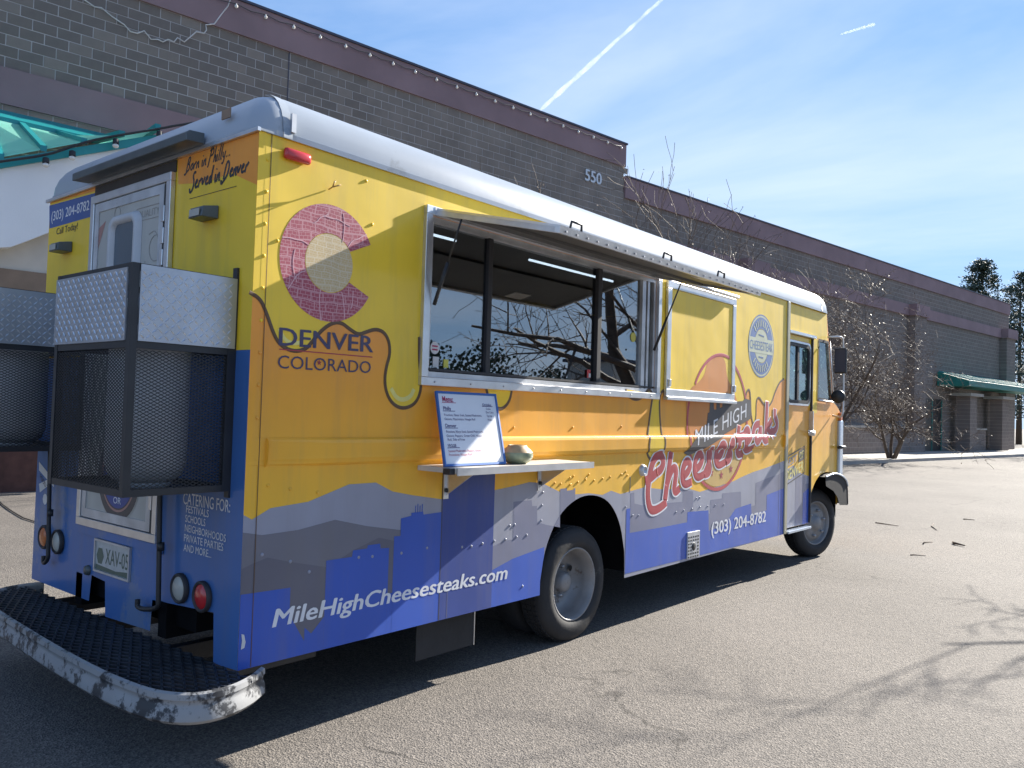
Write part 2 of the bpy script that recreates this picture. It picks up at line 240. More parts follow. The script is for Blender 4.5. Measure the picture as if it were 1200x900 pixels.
# ------------------------------------------------------------------ mesh helpers
def link(o, parent=None, label=None, cat=None, group=None, kind=None):
    COL.objects.link(o)
    if parent: o.parent = parent
    for k, v in (('label', label), ('category', cat), ('group', group), ('kind', kind)):
        if v: o[k] = v
    return o
def empty(name, loc=(0, 0, 0), rz=0, **k):
    o = bpy.data.objects.new(name, None); o.location = loc; o.rotation_euler = (0, 0, rz); o.empty_display_size = 0.2; return link(o, **k)
class MB:
    def __init__(s): s.v = []; s.f = []; s.sm = []
    def add(s, vs, fs, smooth=False):
        b = len(s.v); s.v += [tuple(p) for p in vs]; s.f += [tuple(i+b for i in f) for f in fs]; s.sm += [smooth]*len(fs); return s
    def box(s, x0, x1, y0, y1, z0, z1):
        return s.add([(x0,y0,z0),(x1,y0,z0),(x1,y1,z0),(x0,y1,z0),(x0,y0,z1),(x1,y0,z1),(x1,y1,z1),(x0,y1,z1)], [(0,3,2,1),(4,5,6,7),(0,1,5,4),(1,2,6,5),(2,3,7,6),(3,0,4,7)])
    def hexa(s, p): return s.add(p, [(0,3,2,1),(4,5,6,7),(0,1,5,4),(1,2,6,5),(2,3,7,6),(3,0,4,7)])
    def tube(s, pts, r, n=6, cap=True):
        pts = [Vector(p) for p in pts]; k = len(pts); rr = r if isinstance(r, (list, tuple)) else [r]*k; vs = []; fs = []
        ref = None
        for i, p in enumerate(pts):
            t = (pts[min(i+1, k-1)]-pts[max(i-1, 0)])
            if t.length < 1e-9: t = Vector((0, 0, 1))
            t.normalize()
            if ref is None: ref = t.orthogonal().normalized()
            a = (ref - t*ref.dot(t))
            a = a.normalized() if a.length > 1e-6 else t.orthogonal().normalized()
            ref = a; b = t.cross(a)
            for j in range(n):
                q = 2*math.pi*j/n; vs.append(p+(a*math.cos(q)+b*math.sin(q))*rr[i])
        for i in range(k-1):
            for j in range(n): fs.append((i*n+j, i*n+(j+1) % n, (i+1)*n+(j+1) % n, (i+1)*n+j))
        if cap: fs += [tuple(range(n))[::-1], tuple((k-1)*n+j for j in range(n))]
        return s.add(vs, fs, True)
    def lathe(s, prof, n=40, org=(0, 0, 0), ax='y', closed=False):   # prof: (offset along axis, radius)
        vs = []; fs = []; m = len(prof)
        for j in range(n):
            q = 2*math.pi*j/n
            for a, r in prof:
                c, d = r*math.cos(q), r*math.sin(q)
                p = (c, a, d) if ax == 'y' else ((a, c, d) if ax == 'x' else (c, d, a))
                vs.append((p[0]+org[0], p[1]+org[1], p[2]+org[2]))
        for j in range(n):
            for i in range(m if closed else m-1): fs.append((j*m+i, j*m+(i+1) % m, ((j+1) % n)*m+(i+1) % m, ((j+1) % n)*m+i))
        return s.add(vs, fs, True)
    def mesh(s, name):
        me = bpy.data.meshes.new(name); me.from_pydata(s.v, [], s.f); me.polygons.foreach_set('use_smooth', s.sm); me.update(); return me
    def build(s, name, m, parent=None, bevel=0, **k):
        me = s.mesh(name); me.materials.append(m)
        bm = bmesh.new(); bm.from_mesh(me); bmesh.ops.recalc_face_normals(bm, faces=bm.faces)
        if bevel: bmesh.ops.bevel(bm, geom=bm.edges[:], offset=bevel, segments=2, affect='EDGES', profile=0.5)
        bm.to_mesh(me); bm.free()
        return link(bpy.data.objects.new(name, me), parent, **k)
def smooth_angle(o, a=35):
    me = o.data; bm = bmesh.new(); bm.from_mesh(me)
    for e in bm.edges:
        if len(e.link_faces) == 2: e.smooth = e.calc_face_angle(0) < R(a)
    for f in bm.faces: f.smooth = True
    bm.to_mesh(me); bm.free(); return o

def fill2d(polys):                # filled 2-D outline with holes -> (verts, tris)
    cu = bpy.data.curves.new('t', 'CURVE'); cu.dimensions = '2D'; cu.fill_mode = 'FRONT'
    for p in polys:
        sp = cu.splines.new('POLY'); sp.points.add(len(p)-1); sp.use_cyclic_u = True
        for i, q in enumerate(p): sp.points[i].co = (q[0], q[1], 0, 1)
    return curve_tris(cu)
def curve_tris(cu):
    o = bpy.data.objects.new('t', cu); COL.objects.link(o); me = o.to_mesh()
    vs = [tuple(v.co) for v in me.vertices]; fs = [tuple(p.vertices) for p in me.polygons]
    o.to_mesh_clear(); bpy.data.objects.remove(o); bpy.data.curves.remove(cu); return vs, fs
def text2d(s, bold=0.0, size=1.0, spacing=1.0, shear=0.0):
    cu = bpy.data.curves.new('t', 'FONT'); cu.body = s; cu.size = size; cu.offset = bold; cu.space_character = spacing; cu.shear = shear; cu.resolution_u = 3; cu.fill_mode = 'FRONT'
    return curve_tris(cu)
def chaikin(p, n=2, closed=False):
    for _ in range(n):
        q = [] if closed else [p[0]]; k = len(p)
        for i in range(k if closed else k-1):
            a, b = p[i], p[(i+1) % k]
            q.append(tuple(a[j]*.75+b[j]*.25 for j in range(len(a)))); q.append(tuple(a[j]*.25+b[j]*.75 for j in range(len(a))))
        if not closed: q.append(p[-1])
        p = q
    return p
RIDGE = [(1.318, 0.0), (1.332, 0.018), (1.355, 0.026), (1.43, 0.028), (1.446, 0.024), (1.452, 0.016), (1.457, 0.0)]
def ridge(x, z):
    if not (0.10 < x < 6.36): return 0.0
    for (z0, d0), (z1, d1) in zip(RIDGE, RIDGE[1:]):
        if z0 <= z <= z1: return d0+(d1-d0)*(z-z0)/(z1-z0)
    return 0.0
STEP = 0.0007
def put(name, vf, m, parent, layer, plane='side', base=0.0, wrap=True, smooth=False, **k):
    """lay flat tris (a, b[, h]) on the truck side (a = x, b = z) or rear (a = y, b = z)"""
    vs, fs = vf
    me = bpy.data.meshes.new(name); me.from_pydata([(v[0], v[1], v[2] if len(v) > 2 else 0) for v in vs], [], fs)
    bm = bmesh.new(); bm.from_mesh(me)
    if plane == 'side' and wrap:
        zs = [v.co.y for v in bm.verts]
        if zs and min(zs) < 1.457 and max(zs) > 1.318:
            for z0, _ in RIDGE:
                bmesh.ops.bisect_plane(bm, geom=bm.verts[:]+bm.edges[:]+bm.faces[:], plane_co=(0, z0, 0), plane_no=(0, 1, 0))
    for v in bm.verts:
        a, b, h = v.co
        if plane == 'side': v.co = (a, base-layer*STEP-h-(ridge(a, b) if wrap else 0), b)
        else: v.co = (base-layer*STEP-h, a, b)
    for f in bm.faces:
        f.normal_update()
        if (f.normal.y if plane == 'side' else f.normal.x) > 0: f.normal_flip()
        f.smooth = smooth
    bm.to_mesh(me); bm.free(); me.materials.append(m)
    return link(bpy.data.objects.new(name, me), parent, **k)
def strokes(paths, r, h=0.0012, nseg=6):   # rounded brush strokes, squashed flat: (a, b, height)
    mb = MB()
    for p in paths: mb.tube([(q[0], q[1], 0) for q in p], r, nseg)
    return [(v[0], v[1], v[2]/ (r if not isinstance(r, (list, tuple)) else max(r))*h) for v in mb.v], mb.f
def lettering(name, s, p0, p1, h, m, parent, layer, plane='side', bold=0.0, shear=0.0, spacing=1.0, base=0.0, wrap=True):
    """text with its baseline from p0 to p1 (plane coordinates) and capital height h"""
    vs, fs = text2d(s, 0.0, 1.0, spacing, shear)
    if bold > .01:                                   # heavier face: the same outline laid three times, a hair apart
        w0 = list(vs); f0 = list(fs); vs = []; fs = []
        for i_, (ox, oy) in enumerate(((-bold*.8, -bold*.35), (0, bold*.35), (bold*.8, -bold*.2))):
            b_ = len(vs); vs += [(v[0]+ox, v[1]+oy, .00012*i_) for v in w0]; fs += [tuple(q+b_ for q in f) for f in f0]
    else: vs = [(v[0], v[1], 0) for v in vs]
    x0 = min(v[0] for v in vs); x1 = max(v[0] for v in vs); hv = text2d('H', bold)[0]; y0 = min(v[1] for v in hv); ch = max(v[1] for v in hv)-y0
    dx, dz = p1[0]-p0[0], p1[1]-p0[1]
    out = [(p0[0]+dx*(v[0]-x0)/(x1-x0), p0[1]+dz*(v[0]-x0)/(x1-x0)+(v[1]-y0)/ch*h, v[2]) for v in vs]
    return put(name, (out, fs), m, parent, layer, plane, base, wrap)

# ================================================================== GROUND
gb = MB(); gb.add([(-400, -400, 0), (600, -400, 0), (600, 500, 0), (-400, 500, 0)], [(0, 1, 2, 3)])
gb.build('asphalt_ground', M_asph, kind='structure')
# building frame: local x along the wall, local y into the building
BO = Vector((44.17, 8.30, 0)); BA = R(-8.0)
bx = Vector((math.cos(BA), math.sin(BA), 0)); by = Vector((-math.sin(BA), math.cos(BA), 0))
def BW(s, n, z=0): return BO + bx*s + by*n + Vector((0, 0, z))
def onwall(u, v, n=0.0):
    d = ray(u, v); o = BO+by*n; t = (o-CAM).dot(by)/d.dot(by); p = CAM+d*t; return ((p-BO).dot(bx), p.z)
sw = MB()
def bq(mb, s0, s1, n0, n1, z0, z1):
    c = [BW(s, n, z) for z in (z0, z1) for (s, n) in ((s0, n0), (s1, n0), (s1, n1), (s0, n1))]; mb.hexa(c)
s_ = -34.0
walk = empty('pavement', BW(0, -2), 0, kind='structure')
for i in range(14):
    mb = MB(); bq(mb, s_, s_+3.985, -3.55, 0.0, -0.05, 0.12); o = mb.build('slab', M_conc, None); o.parent = walk; o.matrix_parent_inverse = Matrix.Translation(-walk.location); s_ += 4.0
mb = MB(); bq(mb, -34, 22, -3.73, -3.565, -0.05, 0.13); o = mb.build('kerb', M_conc, None); o.parent = walk; o.matrix_parent_inverse = Matrix.Translation(-walk.location)
# ================================================================== FOOD TRUCK
ZT, ZB, W, LB = 2.878, 0.408, 2.36, 6.40
T = empty('food_truck', (0, 0, 0), label='yellow and blue wrapped food truck with raised serving hatch', cat='food truck')
WX0, WX1, WZ0, WZ1 = 1.06, 3.70, 1.745, 2.755       # serving window frame, outer
HX0, HX1, HZ0, HZ1 = 3.80, 5.09, 1.775, 2.725       # small closed hatch, outer
RWX, FWX, WR = 2.72, 7.76, 0.40                     # wheel centres
arch = [(2.225, ZB)] + chaikin([(2.225, .50), (2.27, .72), (2.42, .93), (2.64, 1.03), (2.85, 1.035), (3.05, .97), (3.20, .80), (3.265, .58)], 2) + [(3.275, ZB-.03)]
outer = [(0, ZB)] + arch + [(LB, ZB), (LB, ZT), (0, ZT)]
hole = [(WX0+.05, WZ0+.05), (WX1-.05, WZ0+.05), (WX1-.05, WZ1-.05), (WX0+.05, WZ1-.05)]
put('side_wall', fill2d([outer, hole]), M_org, T, 0)
mb = MB()                                           # pressed rib along the side (end caps)
for xa, sg in ((0.10, 1), (6.36, -1)):
    p = [(xa, -d, z) for z, d in RIDGE]; mb.add(p, [tuple(range(len(p)))])
mb.build('rib_end', M_org, T)
M_shell = mat('shell_dark', (0.03, 0.03, 0.035), rough=0.8)
mb = MB(); mb.box(0.03, LB-.02, W-.03, W, .47, ZT); mb.build('far_wall', M_yel, T)
mb = MB(); mb.box(0.03, LB-.02, 0.64, W-.05, .61, .66); mb.box(.03, 2.14, .03, .64, .61, .66); mb.box(3.37, LB-.02, .03, .64, .61, .66); mb.build('floor_pan', M_shell, T)
# rear wall
zblue = 1.86
rear_poly = [(0.0, ZB), (0.20, ZB-.01), (0.215, .63), (.80, .59), (.81, .43), (1.32, .41), (1.34, .60), (1.51, .61), (1.53, .46), (W, .46), (W, ZT), (0.0, ZT)]
put('rear_wall', fill2d([[(0, zblue), (W, zblue), (W, ZT), (0, ZT)]]), M_yel, T, 0, 'rear', label='yellow upper rear panel')
put('rear_lower_panel', fill2d([[q for q in rear_poly if q[1] < zblue] + [(W, zblue-.0005), (0, zblue-.0005)]]), M_rblu, T, 0, 'rear', label='blue lower rear panel with cut-outs for the bumper brackets')
# side-wrap colour sheets -------------------------------------------------------------
def spoly(name, px, m, layer, sm=0, **k):
    p = [S(*q) for q in px]
    if sm: p = chaikin(p, sm)
    return put(name, fill2d([p]), m, T, layer, **k)
drip = [(292,342.5),(305,350),(312.5,367.5),(320,390),(327.5,404),(342.5,412),(357.5,410),(366,400),(377.5,386),(390,378),(400,378),(410,386),(420,392.5),(429,389),(440,385.5),(450,389),(456,400),(457,415),(452.5,430),(450.5,445),(452.5,460),(459,472.5),(470,479),(482.5,476),(490,467.5),(494,452),(491,425),(491,395)]
d1 = chaikin([S(*q) for q in drip], 2)
d2 = chaikin([S(*q) for q in [(569,440),(570,460),(576,474),(587,481),(597,471),(600,455),(604,440)]], 2); d2 = [(a, min(b, WZ0+.03)) for a, b in d2]
d3 = chaikin([S(*q) for q in [(733,456),(736,464.5),(745,469),(754,465),(760,455),(765,462),(763,476),(761,490),(758.5,512),(757,526),(760,537),(766,540),(773,536),(777,522),(775,508),(773,490),(772.5,462),(779,456),(786,464),(792,469),(798,465),(801,455),(803,446),(808,442),(814,444),(821,441),(829,440),(838,446),(850,455),(858,470),(866,478),(873,470),(875,458),(878.6,456),(879.5,468),(880,486),(883,500),(886,490),(886,470),(889,464.5),(894,472.6),(898.5,478),(904,472.6),(908,460),(912,451),(915,446.5),(918.5,444)]], 2)
# cheese sheet in strips round the window opening
put('cheese_print', fill2d([[(0, d1[0][1]), *d1[:-1], (WX0+.02, WZ0+.03), (WX0+.02, ZT), (0, ZT)]]), M_yel, T, 1)
put('cheese_print', fill2d([[(WX0+.021, WZ1-.03), (WX1-.021, WZ1-.03), (WX1-.021, ZT), (WX0+.021, ZT)]]), M_yel, T, 1)
put('cheese_print', fill2d([d2]), M_yel, T, 1)
put('cheese_print', fill2d([[(WX1-.02, WZ0+.04)] + d3 + [(LB, d3[-1][1]), (LB, ZT), (WX1-.02, ZT)]]), M_yel, T, 1)
put('drip_outline', strokes([d1], .010, .0009), M_out, T, 2); put('drip_outline', strokes([d2], .011, .0009), M_out, T, 2); put('drip_outline', strokes([d3], .013, .0009), M_out, T, 2)
put('drip_highlight', strokes([chaikin([S(*q) for q in [(458,455),(464,466),(472,469),(481,465),(485,456)]], 2)], .013, .0009), M_hi, T, 2)
put('drip_highlight', strokes([chaikin([S(*q) for q in [(327,385),(333,398),(343,403),(354,401)]], 2)], .010, .0009), M_hi, T, 2)
# orange art inside the round emblem
ringc = (4.83, 1.575); ringr = .625
def circ(c, r, n=48, a0=0, a1=360): return [(c[0]+r*math.cos(R(a0+(a1-a0)*i/n)), c[1]+r*math.sin(R(a0+(a1-a0)*i/n))) for i in range(n+(0 if a1-a0 == 360 else 1))]
def star_(c, r): return [(c[0]+(r if i % 2 == 0 else r*.4)*math.sin(math.pi*i/5), c[1]+(r if i % 2 == 0 else r*.4)*math.cos(math.pi*i/5)) for i in range(10)]
# mountains, skyline
m1 = [(281,604),(295,609),(317,595.5),(361,588),(409,567.6),(440.5,565.5),(460,576),(484,580.5),(517,585),(577,575),(605,569),(620,565),(635,566),(655,576),(668,580),(690,578),(706,580),(716,575),(727,579),(755,571),(780,574),(801.7,571),(820,576.5),(860,563.7),(869,559),(883,553),(897,548.5),(919,540)]
b1 = [S(*q) for q in m1]; b1[0] = (0, b1[0][1]); b1[-1] = (LB, b1[-1][1])
# every sheet stops at the wheel arch: build it from the panels left and right of the arch
def below(pts, x0, x1, bottom=None):
    """region under the polyline pts between x0 and x1, down to the skirt, with the arch cut out"""
    def at(x):
        for a, b in zip(pts, pts[1:]):
            if a[0] <= x <= b[0]: return a[1]+(b[1]-a[1])*(x-a[0])/max(1e-6, b[0]-a[0])
        return pts[0][1] if x < pts[0][0] else pts[-1][1]
    topl = [(x0, at(x0))] + [p for p in pts if x0 < p[0] < x1] + [(x1, at(x1))]
    base = [(x0, ZB)]
    if x0 < arch[0][0] < x1 and x1 > arch[-1][0]: base += arch
    elif x0 < arch[0][0] < x1:
        ap = [p for p in arch if p[0] < x1]; base += ap; nx_ = [p for p in arch if p[0] >= x1][0]; t_ = (x1-ap[-1][0])/(nx_[0]-ap[-1][0]); base.append((x1, ap[-1][1]+(nx_[1]-ap[-1][1])*t_)); return base + topl[::-1]
    base.append((x1, ZB))
    if bottom is not None: base = [(x0, bottom), (x1, bottom)]
    return base + topl[::-1]
put('mountain_print', fill2d([below(b1, 0, LB)]), M_mt1, T, 1)
def sp(px): return [S(*q) for q in px]
b2 = sp([(276,625),(307,627),(349,621),(392.5,609),(430,616.5),(469,621),(500,623),(520,622)]); b2[0] = (0, b2[0][1])
put('mountain_print', fill2d([below(b2, 0, b2[-1][0])]), M_mt2, T, 2)
b3 = sp([(276,668),(293.5,661.5),(313,653.4),(340,658.5),(382,664.5),(398,655),(413.5,645),(443.5,630),(463,634),(500,640)]); b3[0] = (0, b3[0][1])
put('mountain_print', fill2d([below(b3, 0, b3[-1][0])]), M_mt3, T, 3)
sky1 = sp([(276,698),(340,688.5)]); sky1[0] = (0, sky1[0][1])
xg0, xg1 = sky1[-1][0], S(381,700)[0]
blue1 = [(0, ZB), (xg0+.09, ZB), (xg0+.09, S(352,752)[1]), (xg0, S(341,720)[1])] + sky1[::-1]
put('skyline_print', fill2d([blue1]), M_blu, T, 4)
b4 = sp([(382,657),(412,652.5),(413.5,645),(430,642.6),(430.6,639),(445,637),(445.6,642.6),(455.5,642)])
put('skyline_print', fill2d([below(b4, b4[0][0], b4[-1][0])]), M_blu, T, 4)
x_a, x_b = b4[-1][0], S(461.5,640)[0]
put('skyline_print', fill2d([[(xg0+.0905, ZB), (b4[0][0]-.0005, ZB), (b4[0][0]-.0005, S(381,722)[1]), (xg0+.13, S(366,742)[1]), (xg0+.0905, S(358,735)[1])]]), M_blu, T, 4)
put('skyline_print', fill2d([[(x_a+.0005, ZB), (x_b-.0005, ZB), (x_b-.0005, .62), (x_a+.0005, .62)]]), M_blu, T, 4)
b5 = sp([(461.5,628.5),(469,628),(469.6,607.5),(481.6,604.5),(481.7,601),(495.4,599.4),(496,603),(517,600)])
put('skyline_print', fill2d([below(b5, b5[0][0], b5[-1][0])]), M_blu, T, 4)
for i in range(4):
    a = S(486.5+2.6*i, 602); put('mast_print', strokes([[a, (a[0], a[1]+.045+.01*(i % 2))]], .003, .0008, 4), M_blu, T, 4)
nx0, nx1 = b5[-1][0]+.0005, S(578.5,600)[0]
put('skyline_print', fill2d([below([(nx0, 1.285), (nx1, 1.285)], nx0, nx1)]), M_nav, T, 4)
b6 = sp([(578.6,640),(590,634),(601,632),(601.5,588),(623,586),(623.5,593),(629,593),(629.5,612),(640,615),(656,618),(656.3,573),(664,572),(664.4,575),(672,574),(672.3,572),(685,572.5),(685.4,590),(700,592)])
b6[0] = (nx1+.0005, b6[0][1])
put('skyline_print', fill2d([below(b6, b6[0][0], 2.60)]), M_sl, T, 2)
b6b = sp([(577,668),(600,655),(640,640),(660,636)]); b6b[0] = (nx1+.0005, b6b[0][1])
put('skyline_print', fill2d([below(b6b, b6b[0][0], 2.26)]), M_blu, T, 3)
xr0 = arch[-1][0]
b7 = sp([(727,598),(731,597),(731.3,588),(738,586),(738.5,578),(743,577),(743.4,590),(752,592),(775,590),(800,588),(800.5,574),(812,576),(812.5,600),(832,602),(832.4,586),(846,584),(846.4,578),(868,576),(868.4,596),(885,592),(885.4,566),(900,560),(912,556),(919,552)])
b7 = [p for p in b7 if p[0] > xr0+.02]; b7[-1] = (LB, b7[-1][1])
put('skyline_print', fill2d([below(b7, xr0+.06, LB)]), M_sl, T, 2)
b8 = sp([(735,625),(775,618),(805,612),(805.4,600),(830,598),(830.4,622),(848,616),(862,596),(880,590),(880.5,604),(898,598),(898.4,580),(919,572)])
b8[-1] = (LB, b8[-1][1])
put('skyline_print', fill2d([below(b8, xr0+.06, LB)]), M_blu, T, 3)
put('skyline_print', fill2d([below([(xr0+.005, .9), (xr0+.0595, .9)], xr0+.005, xr0+.0595)]), M_blu, T, 3)
a = S(738, 577); put('mast_print', strokes([[a, (a[0], a[1]+.12)]], .005, .0008, 4), M_sl, T, 2)
for px in (517.5, 912):
    a = S(px, 600)[0]; put('panel_seam', fill2d([[(a-.003, ZB+.004), (a+.003, ZB+.004), (a+.003, 1.28), (a-.003, 1.28)]]), M_chr, T, 5)
a = S(494, 700)[0]; put('panel_seam', fill2d([[(a+.2, ZB+.004), (a+.204, ZB+.004), (a+.204, .62), (a+.2, .62)]]), M_mt3, T, 5)
put('panel_seam', fill2d([[(.064, ZB+.004), (.068, ZB+.004), (.068, ZT-.004), (.064, ZT-.004)]]), M_out, T, 6)

# side lettering and emblems -----------------------------------------------------------
cc = S(384, 307); cc = (0.425, 2.325)
rO, rI = .292, .148
cpoly = [(cc[0]+rO*math.cos(R(a)), cc[1]+rO*math.sin(R(a))) for a in range(28, 333, 4)] + [(cc[0]+rI*math.cos(R(a)), cc[1]+rI*math.sin(R(a))) for a in range(328, 31, -4)]
put('letter_c_emblem', fill2d([cpoly]), M_mapr, T, 3)
put('emblem_disc', fill2d([circ(cc, rI-.003)]), M_mapt, T, 3)
rnd = random.Random(3); roads = []
for a0, a1, r0, r1 in ((150,165,.15,.29),(60,75,.15,.28),(120,95,.2,.24),(200,215,.15,.29),(250,262,.15,.29),(45,38,.16,.29),(300,292,.16,.28),(320,305,.2,.25),(100,60,.22,.24),(170,215,.21,.23)):
    roads.append(chaikin([(cc[0]+(r0+(r1-r0)*t)*math.cos(R(a0+(a1-a0)*t)), cc[1]+(r0+(r1-r0)*t)*math.sin(R(a0+(a1-a0)*t))+rnd.uniform(-.012,.012)) for t in (0,.25,.5,.75,1)], 1))
put('emblem_road', strokes(roads, .0028, .0006, 4), M_pink, T, 4, kind='stuff')
lettering('lettering', 'DENVER', S(326,405), S(437,413.5), .088, M_indigo, T, 4, bold=.022)
lettering('lettering', 'COLORADO', S(325,431.5), S(434,437.5), .062, M_indigo, T, 4, bold=.006)
put('star', fill2d([star_(S(373.8,425), .016)]), M_redd, T, 4)
put('lettering_rule', fill2d([[S(327,408.6), S(436,418), S(436,419.2), S(327,409.8)]]), M_red, T, 4)
lettering('lettering', 'MileHighCheesesteaks.com', S(318,736), S(594,678.5), .088, M_wht, T, 6, bold=.03, shear=.18)
lettering('lettering', '(303) 204-8782', S(833,627), S(897,611.5), .115, M_wht, T, 6, bold=.028)
# MILE HIGH emblem: red ring, charcoal brush stroke, script lettering
ring_o = circ(ringc, ringr, 64); ring_i = circ(ringc, ringr-.032, 64)[::-1]
inner = chaikin([S(*q) for q in [(803,470),(806,455),(815,449),(823,440),(826,425),(833,417),(843,416),(848,424),(849,440),(853,450),(860,458),(866,478),(866,500),(862,520),(850,540),(836,545),(822,540),(812,520),(806,500)]], 2, True)
put('emblem_art', fill2d([inner]), M_orange2, T, 3)
put('emblem_ring', fill2d([ring_o, ring_i]), M_red, T, 4)
put('emblem_ring', fill2d([circ((4.83, 1.80), .30, 40, 20, 160)+circ((4.83, 1.80), .285, 40, 160, 20)]), M_red, T, 4)
low_moon = [(ringc[0]+(ringr-.04)*math.cos(R(a)), ringc[1]+(ringr-.04)*math.sin(R(a))) for a in range(205, 336, 6)]
put('emblem_art', fill2d([low_moon]), M_tan, T, 2.5)
def star(c, r): return [(c[0]+(r if i % 2 == 0 else r*.4)*math.sin(math.pi*i/5), c[1]+(r if i % 2 == 0 else r*.4)*math.cos(math.pi*i/5)) for i in range(10)]
for c in ((4.70, 1.12), (4.90, 1.09), (5.10, 1.14), (4.62, 2.02), (4.98, 2.04)): put('star', fill2d([star(c, .045)]), M_redd, T, 5)
ban = [(801,531),(808,520),(812,514),(820,504),(828,497),(829,484),(831,483),(831.5,470),(836,470),(836.3,480),(839,480),(839.3,469),(843,469),(843.4,478),(846,477),(846.4,468),(851,467),(851.4,473),(857,471),(870,470),(873,467),(879,469),(880,478),(879,491),(870,496),(850,508),(830,521),(815,530),(806,534)]
put('brush_stroke_banner', fill2d([[S(*q) for q in ban]]), M_chr, T, 5.5)
lettering('lettering', 'MILE HIGH', S(814,522), S(874,489), .135, M_wht, T, 6.5, bold=.004, spacing=1.05)
Z6 = lambda p: S(745+p[0]/6.667, 490+p[1]/6.667)
script = [
 [(165,425),(200,395),(215,340),(200,295),(170,285),(130,335),(105,440),(90,550),(92,650),(112,720),(150,720),(200,690),(235,655)], [(70,490),(110,470),(160,425)],
 [(272,262),(255,400),(240,520),(225,640)], [(238,530),(262,440),(290,385),(315,400),(305,490),(295,560),(310,580),(340,548)],
 [(372,452),(405,420),(425,370),(410,335),(385,340),(362,400),(358,480),(380,525),(435,495)],
 [(468,400),(500,370),(520,315),(505,280),(482,285),(458,345),(455,430),(480,470),(535,435)],
 [(535,435),(575,330),(585,235),(562,270),(560,330),(580,380),(570,430),(535,440)],
 [(628,318),(660,290),(682,235),(668,200),(645,208),(622,270),(620,345),(645,375),(700,340)],
 [(700,340),(735,240),(742,165),(722,195),(722,240),(742,280),(730,325),(705,340)],
 [(805,55),(795,150),(785,240),(795,290),(825,275)], [(762,165),(850,128)],
 [(848,185),(870,165),(885,115),(872,85),(852,100),(838,160),(840,230),(858,255),(905,225)],
 [(965,45),(935,50),(915,100),(912,165),(930,190),(955,150),(975,60),(970,140),(985,180),(1010,165)],
 [(1024,-135),(1018,0),(1010,150)], [(1058,10),(1040,50),(1022,70),(1045,110),(1060,140)],
 [(1086,-75),(1082,-20),(1100,30),(1098,80),(1070,110),(1050,95)]]
sp_ = [chaikin([Z6(q) for q in s], 2) for s in script]
for s in sp_:
    put('script_lettering_edge', strokes([s], .050, .0004, 8), M_wht, T, 6.0, smooth=True)
    put('script_lettering', strokes([s], .036, .0007, 8), M_red, T, 6.6, smooth=True)
# round badge
bc = (5.745, 2.34); br = .315
put('badge', fill2d([circ(bc, br), circ(bc, br-.012)[::-1]]), M_bdg, T, 3)
put('badge', fill2d([circ(bc, br-.03), circ(bc, .17)[::-1]]), M_bdg, T, 3)
put('badge_disc', fill2d([circ(bc, br-.0125), circ(bc, br-.0295)[::-1]]), M_pal, T, 2.5)
put('badge_disc', fill2d([circ(bc, .165)]), M_pal, T, 2.5)
put('badge_bar', fill2d([[(bc[0]-.30, bc[1]-.075), (bc[0]+.30, bc[1]-.075), (bc[0]+.30, bc[1]+.075), (bc[0]-.30, bc[1]+.075)]]), M_pal, T, 4)
lettering('lettering', 'CHEESESTEAK', (bc[0]-.28, bc[1]-.045), (bc[0]+.28, bc[1]-.045), .09, M_bdg, T, 5, bold=.01)
ticks = []
for a in list(range(48, 140, 11)) + list(range(222, 320, 11)):
    ticks.append([(bc[0]+.195*math.cos(R(a)), bc[1]+.195*math.sin(R(a))), (bc[0]+.26*math.cos(R(a)), bc[1]+.26*math.sin(R(a)))])
put('badge_marks', strokes(ticks, .011, .0008, 4), M_pal, T, 4, kind='stuff')
put('badge_marks', strokes([[(bc[0]-.07, bc[1]+.11), (bc[0]+.06, bc[1]+.10)], [(bc[0]-.06, bc[1]-.11), (bc[0]+.05, bc[1]-.115)]], .008, .0008, 4), M_bdg, T, 4, kind='stuff')
# red marker lamp, rivets, fuel cap, vent plate
mb = MB(); q = S(346, 184); mb.box(q[0]-.075, q[0]+.075, -.035, 0, q[1]-.028, q[1]+.028); smooth_angle(mb.build('marker_lamp', M_lred, T, bevel=.016), 80)
q = S(752.5, 551); mb = MB(); mb.lathe([(0, .001), (-.03, .028), (-.03, .034), (-.012, .045), (0, .048)], 20, (q[0], 0, q[1])); mb.build('filler_cap', M_aluw, T)
va, vb = S(804.5, 624), S(818, 656); mb = MB(); mb.box(va[0], vb[0], -.014, 0, vb[1]+.03, va[1]); vt = mb.build('vent_plate', M_aluw, T, bevel=.003)
mb = MB(); cxv, czv = (va[0]+vb[0])/2, (va[1]+vb[1])/2
for i in range(5):
    for j in range(7):
        x, z = va[0]+.02+i*.042, vb[1]+.045+j*.028
        if abs(x-cxv) < .04 and abs(z-czv) < .05: continue
        mb.box(x-.012, x+.012, -.0155, -.014, z-.007, z+.007)
mb.build('vent_slots', M_black, vt, kind='stuff'); mb = MB(); mb.lathe([(-.0185, .001), (-.018, .032), (-.014, .036)], 18, (cxv, 0, czv)); mb.build('vent_hole', M_black, vt)
rv = []
for i in range(25): rv.append((.16+i*.255, ZT+.014))
for i in range(9): rv.append((.05, 1.55+i*.15))
